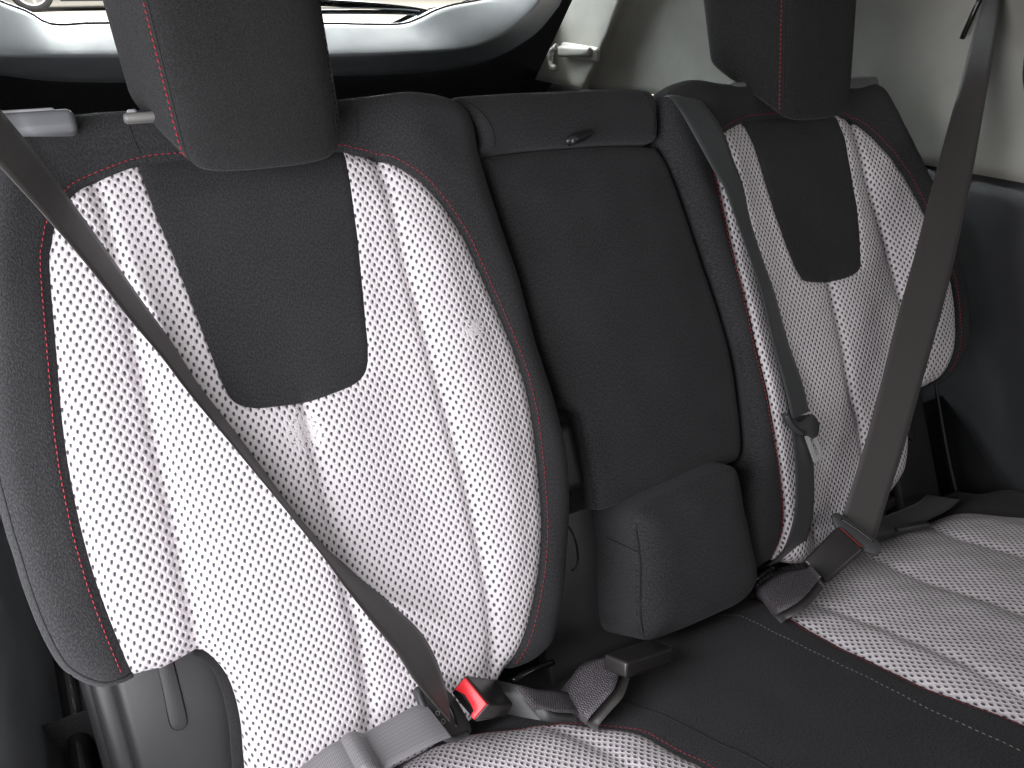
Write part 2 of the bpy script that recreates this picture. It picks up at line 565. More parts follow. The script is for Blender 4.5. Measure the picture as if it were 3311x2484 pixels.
def mat_fabric(name, lo, hi, sheen=0.10, kind='UV', scale=760):
    m, nt, bs = newmat(name)
    v = coords(nt, kind)
    mp = N(nt, 'ShaderNodeMapping')
    mp.inputs['Rotation'].default_value = (0, 0, R(32))
    mp.inputs['Scale'].default_value = (1.0, 0.55, 1.0)
    nt.links.new(v, mp.inputs['Vector'])
    fine = noise_(nt, mp.outputs[0], scale, 2.0, 0.6)
    fine2 = noise_(nt, v, scale * 2.3, 1.0)
    big = noise_(nt, v, 9.0, 3.0)
    f = math_(nt, 'ADD', math_(nt, 'MULTIPLY', fine, 0.65), math_(nt, 'MULTIPLY', fine2, 0.35))
    f = ramp(nt, f, 0.40, 0.64)
    col = mix(nt, f, lo, hi)
    col = mix(nt, math_(nt, 'MULTIPLY', ramp(nt, big, 0.35, 0.75), 0.18), col, tuple(min(1, x * 1.3) for x in hi))
    nt.links.new(col, bs.inputs['Base Color'])
    bs.inputs['Roughness'].default_value = 0.9
    bs.inputs['Specular IOR Level'].default_value = 0.25
    bs.inputs['Sheen Weight'].default_value = sheen
    bs.inputs['Sheen Roughness'].default_value = 0.45
    bs.inputs['Sheen Tint'].default_value = (0.9, 0.9, 0.95, 1)
    bump(nt, f, 0.55, 0.0007, bs)
    return m


def mat_knit(name, light, dark, snags=()):
    """light spacer knit: staggered oval holes over a dark backing, laid out in metres"""
    m, nt, bs = newmat(name)
    v = coords(nt, 'UV')
    warp = N(nt, 'ShaderNodeTexNoise')
    warp.inputs['Scale'].default_value = 26
    warp.inputs['Detail'].default_value = 2
    nt.links.new(v, warp.inputs['Vector'])
    w2 = N(nt, 'ShaderNodeVectorMath', operation='SUBTRACT')
    nt.links.new(warp.outputs['Color'], w2.inputs[0])
    w2.inputs[1].default_value = (0.5, 0.5, 0.5)
    w3 = N(nt, 'ShaderNodeVectorMath', operation='MULTIPLY_ADD')
    nt.links.new(w2.outputs[0], w3.inputs[0])
    w3.inputs[1].default_value = (0.0035, 0.0035, 0)
    nt.links.new(v, w3.inputs[2])
    # snagged patches pull the holes out of place
    pull = None
    for (su, sv, sr) in snags:
        dd = N(nt, 'ShaderNodeVectorMath', operation='DISTANCE')
        nt.links.new(v, dd.inputs[0])
        dd.inputs[1].default_value = (su, sv, 0)
        k = math_(nt, 'SUBTRACT', 1.0, ramp(nt, dd.outputs['Value'], sr * 0.15, sr))
        pull = k if pull is None else math_(nt, 'MAXIMUM', pull, k)
    vec = w3.outputs[0]
    if pull is not None:
        wn = N(nt, 'ShaderNodeTexNoise')
        wn.inputs['Scale'].default_value = 240
        nt.links.new(v, wn.inputs['Vector'])
        a = N(nt, 'ShaderNodeVectorMath', operation='SUBTRACT')
        nt.links.new(wn.outputs['Color'], a.inputs[0])
        a.inputs[1].default_value = (0.5, 0.5, 0.5)
        b = N(nt, 'ShaderNodeVectorMath', operation='SCALE')
        nt.links.new(a.outputs[0], b.inputs[0])
        nt.links.new(math_(nt, 'MULTIPLY', pull, 0.016), b.inputs['Scale'])
        c = N(nt, 'ShaderNodeVectorMath', operation='ADD')
        nt.links.new(vec, c.inputs[0])
        nt.links.new(b.outputs[0], c.inputs[1])
        vec = c.outputs[0]
    sep = N(nt, 'ShaderNodeSeparateXYZ')
    nt.links.new(vec, sep.inputs[0])
    pu, pv = 0.0075, 0.0103
    a0 = math_(nt, 'MULTIPLY', sep.outputs[0], 1 / pu)
    b0 = math_(nt, 'MULTIPLY', sep.outputs[1], 1 / pv)
    ds, ys = [], []
    for off in (0.0, 0.5):
        x = math_(nt, 'MULTIPLY', math_(nt, 'SUBTRACT', math_(nt, 'FRACT', math_(nt, 'ADD', a0, off + 100)), 0.5), pu / 0.00134)
        y = math_(nt, 'MULTIPLY', math_(nt, 'SUBTRACT', math_(nt, 'FRACT', math_(nt, 'ADD', b0, off + 100)), 0.5), pv / 0.00240)
        ys.append(math_(nt, 'SUBTRACT', x, y))
        ds.append(math_(nt, 'SQRT', math_(nt, 'ADD', math_(nt, 'MULTIPLY', x, x), math_(nt, 'MULTIPLY', y, y))))
    sel = math_(nt, 'LESS_THAN', ds[1], ds[0])
    lip = math_(nt, 'ADD', math_(nt, 'MULTIPLY', ys[1], sel), math_(nt, 'MULTIPLY', ys[0], math_(nt, 'SUBTRACT', 1.0, sel)))
    d = math_(nt, 'MINIMUM', ds[0], ds[1])
    edge_n = noise_(nt, v, 900, 1.0)
    d = math_(nt, 'ADD', d, math_(nt, 'MULTIPLY', math_(nt, 'SUBTRACT', edge_n, 0.5), 0.35))
    if pull is not None:
        d = math_(nt, 'ADD', d, math_(nt, 'MULTIPLY', pull, 0.62))
    hole = math_(nt, 'SUBTRACT', 1.0, ramp(nt, d, 0.78, 1.06))
    thread = noise_(nt, v, 1400, 1.0)
    inner = mix(nt, ramp(nt, thread, 0.45, 0.75), dark, tuple(x * 0.13 for x in light))
    inner = mix(nt, ramp(nt, lip, 0.05, 1.1), inner, tuple(x * 0.42 for x in light))
    big = noise_(nt, v, 14, 3.0)
    surf = mix(nt, ramp(nt, big, 0.35, 0.7), light, tuple(x * 0.93 for x in light))
    col = mix(nt, hole, surf, inner)
    nt.links.new(col, bs.inputs['Base Color'])
    bs.inputs['Roughness'].default_value = 0.85
    bs.inputs['Specular IOR Level'].default_value = 0.25
    bs.inputs['Sheen Weight'].default_value = 0.15
    hgt = math_(nt, 'ADD', ramp(nt, d, 0.3, 2.2), math_(nt, 'MULTIPLY', thread, 0.05))
    bump(nt, hgt, 0.55, 0.0015, bs)
    return m


def mat_plastic(name, col, rough=0.45, grain=0.25, scale=900, spec=0.5, coat=0.0):
    m, nt, bs = newmat(name)
    v = coords(nt, 'Object')
    g = noise_(nt, v, scale, 2.0)
    big = noise_(nt, v, 11, 4.0)
    c = mix(nt, ramp(nt, big, 0.3, 0.75), tuple(x * 0.88 for x in col), tuple(min(1, x * 1.1) for x in col))
    nt.links.new(c, bs.inputs['Base Color'])
    r = math_(nt, 'ADD', math_(nt, 'MULTIPLY', big, 0.16), rough - 0.08)
    nt.links.new(r, bs.inputs['Roughness'])
    bs.inputs['Specular IOR Level'].default_value = spec
    bs.inputs['Coat Weight'].default_value = coat
    if grain:
        bump(nt, g, grain, 0.0004, bs)
    return m


def mat_webbing(name, lo, hi):
    """woven strap: fine lengthwise ribs and a slanting weft, uv in metres"""
    m, nt, bs = newmat(name)
    v = coords(nt, 'UV')
    sep = N(nt, 'ShaderNodeSeparateXYZ')
    nt.links.new(v, sep.inputs[0])
    rib = math_(nt, 'SINE', math_(nt, 'MULTIPLY', sep.outputs[0], 2 * math.pi / 0.0046))
    zig = math_(nt, 'ABSOLUTE', rib)
    ph = math_(nt, 'ADD', math_(nt, 'MULTIPLY', sep.outputs[1], 2 * math.pi / 0.0018), math_(nt, 'MULTIPLY', zig, 2.2))
    weft = math_(nt, 'SINE', ph)
    g = noise_(nt, v, 1500, 1.0)
    h = math_(nt, 'ADD', math_(nt, 'MULTIPLY', rib, 0.06), math_(nt, 'ADD', math_(nt, 'MULTIPLY', weft, 0.22), math_(nt, 'MULTIPLY', g, 0.6)))
    col = mix(nt, ramp(nt, h, -0.1, 0.75), lo, hi)
    nt.links.new(col, bs.inputs['Base Color'])
    bs.inputs['Roughness'].default_value = 0.5
    bs.inputs['Specular IOR Level'].default_value = 0.55
    bs.inputs['Sheen Weight'].default_value = 0.15
    bump(nt, h, 0.4, 0.0005, bs)
    return m


def mat_plain(name, col, rough=0.5, metal=0.0, spec=0.5):
    m, nt, bs = newmat(name)
    v = coords(nt, 'Object')
    big = noise_(nt, v, 25, 3.0)
    c = mix(nt, ramp(nt, big, 0.3, 0.7), tuple(x * 0.9 for x in col), col)
    nt.links.new(c, bs.inputs['Base Color'])
    bs.inputs['Roughness'].default_value = rough
    bs.inputs['Metallic'].default_value = metal
    bs.inputs['Specular IOR Level'].default_value = spec
    return m


M = {}
M['fabric'] = mat_fabric('black_seat_fabric', (0.0125, 0.0125, 0.0134), (0.037, 0.037, 0.0395))
M['fabric_plain_dimmed'] = mat_fabric('black_headrest_fabric', (0.0085, 0.0085, 0.0088), (0.023, 0.023, 0.0236), kind='Object')  # plainer fabric, darkened further: weaker light on the headrests put into colour
M['knit'] = mat_knit('light_spacer_knit', (0.66, 0.62, 0.64), (0.040, 0.036, 0.052), ((-0.3686, 0.3487, 0.026), (-0.182, 0.4102, 0.018)))
M['knit2'] = mat_knit('light_spacer_knit_plain', (0.66, 0.62, 0.64), (0.040, 0.036, 0.052))
M['thread'] = mat_plain('red_thread', (0.27, 0.012, 0.024), 0.6)
M['thread_white'] = mat_plain('pale_thread', (0.22, 0.22, 0.22), 0.7)
M['thread_dark'] = mat_plain('black_thread', (0.006, 0.006, 0.007), 0.8)
M['plastic'] = mat_plastic('black_grained_plastic', (0.020, 0.020, 0.021), 0.42, 0.35)
M['plastic_grey'] = mat_plastic('charcoal_plastic', (0.034, 0.035, 0.037), 0.5, 0.3)
M['buckle'] = mat_plastic('buckle_plastic', (0.022, 0.020, 0.020), 0.30, 0.12)
M['tail'] = mat_plastic('tailgate_grey_plastic', (0.33, 0.355, 0.375), 0.40, 0.15)
M['trim'] = mat_plastic('greige_trim_plastic', (0.29, 0.285, 0.255), 0.55, 0.2)
M['carpet'] = mat_fabric('cargo_carpet', (0.004, 0.004, 0.0045), (0.010, 0.010, 0.011), 0.05, 'Object', 300)
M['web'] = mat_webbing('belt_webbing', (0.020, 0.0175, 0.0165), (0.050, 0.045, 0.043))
M['red'] = mat_plain('red_button_plastic', (0.80, 0.022, 0.035), 0.32)
M['gloss'] = mat_plain('gloss_black', (0.006, 0.006, 0.006), 0.12)
M['steel'] = mat_plain('bright_steel', (0.72, 0.72, 0.70), 0.28, 0.65)
M['handle'] = mat_plastic('satin_grey_plastic', (0.36, 0.37, 0.39), 0.35, 0.05)
def mat_stitched(name, lo, hi):
    m, nt, bs = newmat(name)
    v = coords(nt, 'UV')
    sep = N(nt, 'ShaderNodeSeparateXYZ')
    nt.links.new(v, sep.inputs[0])
    zz = math_(nt, 'PINGPONG', math_(nt, 'MULTIPLY', sep.outputs[0], 1 / 0.0030), 1.0)
    ph = math_(nt, 'SINE', math_(nt, 'MULTIPLY', math_(nt, 'ADD', math_(nt, 'MULTIPLY', sep.outputs[1], 1 / 0.0026), math_(nt, 'MULTIPLY', zz, 0.6)), 2 * math.pi))
    g = noise_(nt, v, 800, 2.0, 0.7)
    f = ramp(nt, math_(nt, 'ADD', math_(nt, 'MULTIPLY', ph, 0.16), g), 0.50, 0.72)
    nt.links.new(mix(nt, f, lo, hi), bs.inputs['Base Color'])
    bs.inputs['Roughness'].default_value = 0.6
    bump(nt, f, 0.5, 0.0006, bs)
    return m


M['web_bright'] = mat_stitched('stitched_webbing', (0.028, 0.025, 0.029), (0.20, 0.18, 0.20))
M['web_dim'] = mat_webbing('dim_webbing', (0.014, 0.013, 0.015), (0.085, 0.08, 0.088))
M['web_gloss'] = mat_plastic('strap_vinyl', (0.012, 0.011, 0.012), 0.3, 0.2)
M['web_lap_lit'] = mat_webbing('lap_webbing', (0.075, 0.073, 0.078), (0.19, 0.185, 0.195))  # same belt made paler: strong light on the lap part put into colour
M['sleeve'] = mat_plastic('taupe_sleeve_plastic', (0.16, 0.155, 0.15), 0.4, 0.1)
M['web_smooth'] = mat_webbing('grey_webbing', (0.020, 0.0225, 0.024), (0.042, 0.047, 0.050))
M['web_ribbed'] = mat_webbing('black_ribbed_webbing', (0.006, 0.006, 0.007), (0.030, 0.030, 0.033))
M['binding'] = mat_fabric('black_binding', (0.008, 0.008, 0.009), (0.022, 0.022, 0.024), 0.05, 'Object', 900)
M['bezel'] = mat_plastic('grey_bezel_plastic', (0.13, 0.135, 0.145), 0.35, 0.1)
M['red_dull'] = mat_plain('dull_red_plastic', (0.35, 0.03, 0.03), 0.5)
M['trim_light'] = mat_plastic('pale_hook_plastic', (0.34, 0.335, 0.31), 0.45, 0.1)


# ================================================================== the two seat backs
def hb(P):
    a = np.abs(P[:, 0])
    return 0.022 * sstep((np.abs(a - 0.384) - 0.10) / 0.10) + 0.012 * np.exp(-((P[:, 1] - 0.22) / 0.16)**2)


def roll(e, r):
    e = np.minimum(e, r)
    return -r + np.sqrt(np.maximum(r * r - (r - e)**2, 0))


def waves(P, amp):
    u, v = P[:, 0], P[:, 1]
    return amp * (np.sin(u * 47 + v * 21) * np.sin(v * 33 - u * 12 + 1.3) + 0.6 * np.sin(u * 95 - v * 61 + 0.7) * np.sin(v * 80 + 2.1))


def seat_back(side, name, label, out, pipe, ins, bot, seams, knit):
    root = thing(name, label, 'seat back')
    Pp = cr(pipe, False, 0.004)
    Mp = offset(Pp, 0.006)
    O = cr(out, False, 0.005)
    Bt = cr(bot, False, 0.005)
    I = cr(ins, False, 0.004)
    if side < 0:
        full = np.concatenate([O, Bt])
        boundary = np.concatenate([O, Mp])
        knit_tail = Bt[::-1]
    else:
        full = np.concatenate([O, Bt[::-1]])
        boundary = np.concatenate([O, Mp])
        knit_tail = Bt
    i1 = int(np.argmin(((Mp - I[0])**2).sum(1)))
    i2 = int(np.argmin(((Mp - I[-1])**2).sum(1)))
    I[0], I[-1] = Mp[i1], Mp[i2]
    if side < 0:
        knit_poly = np.concatenate([Mp[:i1 + 1], I[1:-1], Mp[i2:], Bt[::-1]])
    else:
        knit_poly = np.concatenate([Mp[:i1 + 1], I[1:-1], Mp[i2:], Bt])
    ins_poly = np.concatenate([Mp[i1:i2 + 1], I[1:-1][::-1]])
    S = [cr(s, False, 0.004) for s in seams]
    hull = np.concatenate([O, Bt]) if side < 0 else np.concatenate([O, Bt[::-1]])
    # a clean closed outline of the whole cushion for the edge rounding
    ring = np.concatenate([O, Bt]) if side < 0 else np.concatenate([O, np.array([[0.15, 0.03]]), Bt[::-1]])

    def hf(P):
        h = hb(P) + waves(P, 0.0007)
        h = h + roll(dist(P, ring, True), 0.026)
        dm = dist(P, Mp)
        h = h - 0.0045 * np.exp(-(dm / 0.0045)**2)
        h = h + 0.006 * sstep(dm / 0.04)                                  # padding swells away from the piping
        di = dist(P, I[1:-1])
        h = h - 0.0018 * np.exp(-(di / 0.003)**2)
        for s in S:
            ds = dist(P, s)
            h = h - 0.0065 * np.exp(-(ds / 0.006)**2) - 0.0035 * np.exp(-(ds / 0.022)**2)
        return h

    region('side_bolster', boundary, hf, BK, M['fabric'], root, 0.006, 0.10)
    region('mesh_panel', knit_poly, hf, BK, M[knit], root, 0.0055, 0.02)
    region('insert_panel', ins_poly, hf, BK, M['fabric'], root, 0.0065, 0.012)
    st = stitches('red_stitching', Pp[2:-2], hf, BK, M['thread'], root)
    # shell behind the padding
    return root, hf, Pp, O


LB, LHF, LP, LO = seat_back(-1, 'rear_seat_back', 'near seat back with light perforated mesh, dark centre insert and long belt across it',
                            L_OUT, L_PIPE, L_INS, L_BOT, [L_SEAMA, L_SEAMB, L_SEAMC], 'knit')
R_SEAML = [(0.222, 0.585), (0.228, 0.50), (0.230, 0.40), (0.232, 0.28), (0.232, 0.16), (0.236, 0.05)]
R_SEAMR2 = R_SEAMR + [(0.494, 0.26), (0.497, 0.20), (0.498, 0.183)]
R_SEAMM2 = R_SEAMM + [(0.361, 0.11), (0.366, 0.05)]
RB, RHF, RP, RO = seat_back(1, 'rear_seat_back', 'far seat back with shaded mesh panel, joined to the dark middle section',
                            R_OUT, R_PIPE, R_INS, R_BOT, [R_SEAML, R_SEAMR2, R_SEAMM2], 'knit2')
LB['group'] = RB['group'] = 'rear seat backs'

# rolled edge seam on the near bolster, short seams by the headrest sleeve
def seam_line(name, pts, hf, parent, r=0.0007, frame=BK, m='thread_dark', lift=0.0001):
    q = cr(pts, False, 0.004)
    H = hf(q)
    return tube(name, [frame(p[0], p[1], h + lift) for p, h in zip(q, H)], r, M[m], parent, 6)


seam_line('edge_seam', offset(cr(L_OUT[27:], False, 0.005), -0.0085), LHF, LB, 0.0008)
seam_line('top_seam', [(-0.4537, 0.6514), (-0.4521, 0.6382), (-0.4502, 0.6283)], LHF, LB, 0.0006)
seam_line('top_seam', [(-0.2460, 0.650), (-0.2470, 0.640), (-0.2490, 0.622)], LHF, LB, 0.0006)

# fluff along the top of the near back
def fluff(name, pts, parent, n):
    V, F = [], []
    for _ in range(n):
        t = random.random()
        i = t * (len(pts) - 1)
        a = int(min(i, len(pts) - 2))
        f = i - a
        p = Vector(pts[a]).lerp(Vector(pts[a + 1]), f)
        d = Vector((random.uniform(-1, 1), random.uniform(-.5, .5), random.uniform(0.2, 1))).normalized()
        l = random.uniform(0.0015, 0.0045)
        q = p + d * l
        r = q + Vector((random.uniform(-1, 1), 0, random.uniform(-.6, .6))).normalized() * l * 0.7
        s = Vector((0.00013, 0, 0.0001))
        b = len(V)
        V += [p - s, p + s, q + s, q - s, r + s * .5, r - s * .5]
        F += [(b, b + 1, b + 2, b + 3), (b + 3, b + 2, b + 4, b + 5)]
    return tag(pydata(name, V, F, M['lint'], parent), kind='stuff')


M['lint'] = mat_plain('pale_lint', (0.22, 0.21, 0.19), 0.9)
top_pts = [BK(u, 0.6640 if u < -0.17 else 0.6640 - (u + 0.17) * 0.2, -0.016) for u in np.linspace(-0.255, -0.135, 30)]
fluff('lint', top_pts, LB, 90)
fluff('lint', [BK(u, 0.671, -0.018) for u in np.linspace(-0.48, -0.43, 12)], LB, 22)
fluff('lint', [BK(u, 0.655, -0.016) for u in np.linspace(0.18, 0.27, 12)], RB, 24)


# release handles let into the top corners of the backs
def release_handle(parent, u0, u1, v0, h, side):
    c = (u0 + u1) / 2
    w = abs(u1 - u0)
    up = BK(0, 1) - BK(0, 0)
    fw = BK(0, 0, 1) - BK(0, 0, 0)
    bz = block('release_bezel', BK(c, v0, h), (X, up, fw), (w, 0.020, 0.034), M['bezel'], parent, 0.0065, 4)
    block('release_lever', BK(c - side * 0.006, v0 + 0.0075, h + 0.004), (X, up, fw), (w * 0.80, 0.009, 0.020), M['handle'], bz, 0.003, 3)
    pts = [BK(c + side * (w / 2 - 0.012), v0 + 0.0095, h - 0.012), BK(c + side * (w / 2 - 0.004), v0 + 0.0085, h + 0.0), BK(c + side * (w / 2 - 0.006), v0 + 0.006, h + 0.014)]
    tube('release_rim', [tuple(q) for q in cr([tuple(p) for p in pts], False, 0.003)], 0.0028, M['handle'], bz, 8)
    return bz


release_handle(LB, -0.570, -0.494, 0.6560, 0.006, 1)
release_handle(RB, 0.468, 0.542, 0.6350, -0.012, 1)


def sleeve(parent, u, v, h, ln=0.026):
    up = BK(0, 1) - BK(0, 0)
    fw = BK(0, 0, 1) - BK(0, 0, 0)
    s = block('headrest_sleeve', BK(u, v, h), (X, up, fw), (ln, 0.008, 0.020), M['sleeve'], parent, 0.0035, 3)
    block('sleeve_button', BK(u - 0.009, v + 0.0045, h + 0.003), (X, up, fw), (0.008, 0.006, 0.008), M['handle'], s, 0.002, 3)


sleeve(LB, -0.4400, 0.6575, 0.004, 0.034)
sleeve(LB, -0.2700, 0.6600, -0.012)
sleeve(RB, 0.2790, 0.6480, -0.010)
sleeve(RB, 0.4300, 0.6450, -0.012)

# ------------------------------------------------------------------ middle section, carried by the far back
ROLL = cr([(-0.1210, 0.5920), (-0.1165, 0.6060), (-0.1190, 0.6220), (-0.1280, 0.6400), (-0.1420, 0.6530), (-0.1240, 0.6600), (-0.0601, 0.6590),
           (0.0241, 0.6560), (0.0916, 0.6520), (0.1180, 0.6480), (0.1260, 0.6350), (0.1215, 0.6138), (0.1180, 0.5945), (0.1107, 0.5855), (0.0546, 0.5890),
           (-0.0116, 0.5918), (-0.0742, 0.5932)], True, 0.004)


def roll_h(P):
    t = np.clip((P[:, 1] - 0.612) / 0.050, -1, 1)
    return -0.006 + 0.026 * np.sqrt(np.maximum(1 - t**2, 0)) + roll(dist(P, ROLL, True), 0.010) + waves(P, 0.0005)


region('middle_headrest_roll', ROLL, roll_h, BK, M['fabric'], RB, 0.005, 0.07)
seam_line('roll_seam', [(-0.1060, 0.5965), (-0.1045, 0.6090), (-0.1070, 0.6230), (-0.1160, 0.6400), (-0.1290, 0.6530)], roll_h, RB, 0.0007)
seam_line('roll_seam', [(0.1070, 0.5920), (0.1110, 0.6050), (0.1120, 0.6200), (0.1090, 0.6400)], roll_h, RB, 0.0006)
# folded pull strap
fw = BK(0, 0, 1) - BK(0, 0, 0)
rr_ = []
for t_, a_ in ((0.0, 1.0), (0.35, 1.0), (0.7, 0.9), (1.0, 0.6)):
    c_ = Vector((-0.0150 + 0.030 * t_, 0.5925 + 0.0060 * t_))
    rr_.append([BK(c_.x, c_.y + 0.0058 * a_ * math.sin(a), 0.0235 + 0.0062 * a_ * math.cos(a)) for a in np.linspace(0, 2 * math.pi, 25)[:-1]])
inner = [[BK(*(lambda q: (q[0] + 0.0002, q[1], q[2]))((-0.0150, 0.5925 + 0.0046 * math.sin(a), 0.0235 + 0.0050 * math.cos(a)))) for a in np.linspace(0, 2 * math.pi, 25)[:-1]],
         [BK(0.004, 0.5955 + 0.0044 * math.sin(a), 0.0235 + 0.0048 * math.cos(a)) for a in np.linspace(0, 2 * math.pi, 25)[:-1]]]
loft('pull_strap', rr_[::-1] + inner, M['web_gloss'], RB, True)

# lower pad under the armrest
BLK = cr([(-0.0470, 0.1445), (-0.0450, 0.1640), (-0.0330, 0.1735), (0.0140, 0.1785), (0.0700, 0.1825), (0.1050, 0.1830), (0.1140, 0.1700), (0.1130, 0.1232),
          (0.1130, 0.0850), (0.1110, 0.0400), (0.0850, 0.0200), (0.0368, 0.0180), (-0.0344, 0.0200), (-0.0640, 0.0260), (-0.0650, 0.0500), (-0.0560, 0.0900), (-0.0500, 0.1135)], True, 0.004)


def blk_h(P):
    e = dist(P, BLK, True)
    return 0.050 + roll(e, 0.026) * 0.8 + 0.004 * sstep(e / 0.04) + waves(P, 0.0006)


region('lower_pad', BLK, blk_h, BK, M['fabric'], RB, 0.005, 0.085, 0.012)
side_arc = [(-0.0300, 0.1690), (-0.0420, 0.1590), (-0.0465, 0.1440), (-0.0500, 0.1135), (-0.0560, 0.0900), (-0.0640, 0.0600), (-0.0655, 0.0360)]
q = cr(side_arc, False, 0.004)
tube('pad_seam', [BK(p[0] - 0.0002, p[1], 0.0385) for p in q], 0.0005, M['thread_dark'], RB, 6)
tube('pad_seam', [BK(-0.0485 - 0.007 * t, 0.125 + 0.012 * t, 0.036 - 0.050 * t) for t in np.linspace(0, 1, 8)], 0.0004, M['thread_dark'], RB, 6)
# plastic infill seen between near back and armrest
block('hinge_infill', BK(-0.055, 0.085, -0.052), (X, BK(0, 1) - BK(0, 0), fw), (0.20, 0.30, 0.03), M['plastic'], RB, 0.006, 3)
tube('infill_slot', [BK(*p, -0.0365) for p in cr([(-0.0985, 0.1640), (-0.0890, 0.1560), (-0.0850, 0.1370), (-0.0868, 0.1170), (-0.0920, 0.1075), (-0.0990, 0.1065)], False, 0.003)], 0.0011, M['gloss'], RB, 6)
block('hinge_boss', BK(-0.0890, 0.2420, -0.027), (X, BK(0, 1) - BK(0, 0), fw), (0.046, 0.082, 0.030), M['plastic'], RB, 0.012, 5)
block('middle_shell', BK(0.01, 0.33, -0.075), (X, BK(0, 1) - BK(0, 0), fw), (0.30, 0.56, 0.02), M['plastic'], RB, 0.004, 2)

# ------------------------------------------------------------------ folding armrest
ARM = thing('folding_armrest', 'plain black armrest panel folded up between the two mesh seat backs', 'armrest')
APOLY = cr(A_ARM, True, 0.004)


def arm_h(P):
    e = dist(P, APOLY, True)
    return 0.006 + roll(e, 0.013) + 0.005 * sstep(e / 0.07) + waves(P, 0.0006)


region('pad', APOLY, arm_h, BK, M['fabric'], ARM, 0.006, 0.055, 0.004)
q = cr([(-0.0650, 0.2900), (-0.0615, 0.2813), (-0.0625, 0.2397), (-0.0640, 0.1904), (-0.0615, 0.1765)], False, 0.004)
tube('corner_seam', [BK(p[0] - 0.0004, p[1], -0.0040) for p in q], 0.0009, M['thread_dark'], ARM, 6)
tube('side_seam', [BK(-0.0655 - 0.03 * t, 0.2935 - 0.008 * t, -0.004 - 0.034 * t) for t in np.linspace(0, 1, 8)], 0.0007, M['thread_dark'], ARM, 6)
block('side_gusset', BK(-0.075, 0.235, -0.0460), (X, BK(0, 1) - BK(0, 0), fw), (0.034, 0.125, 0.040), M['fabric_plain_dimmed'], ARM, 0.008, 4)

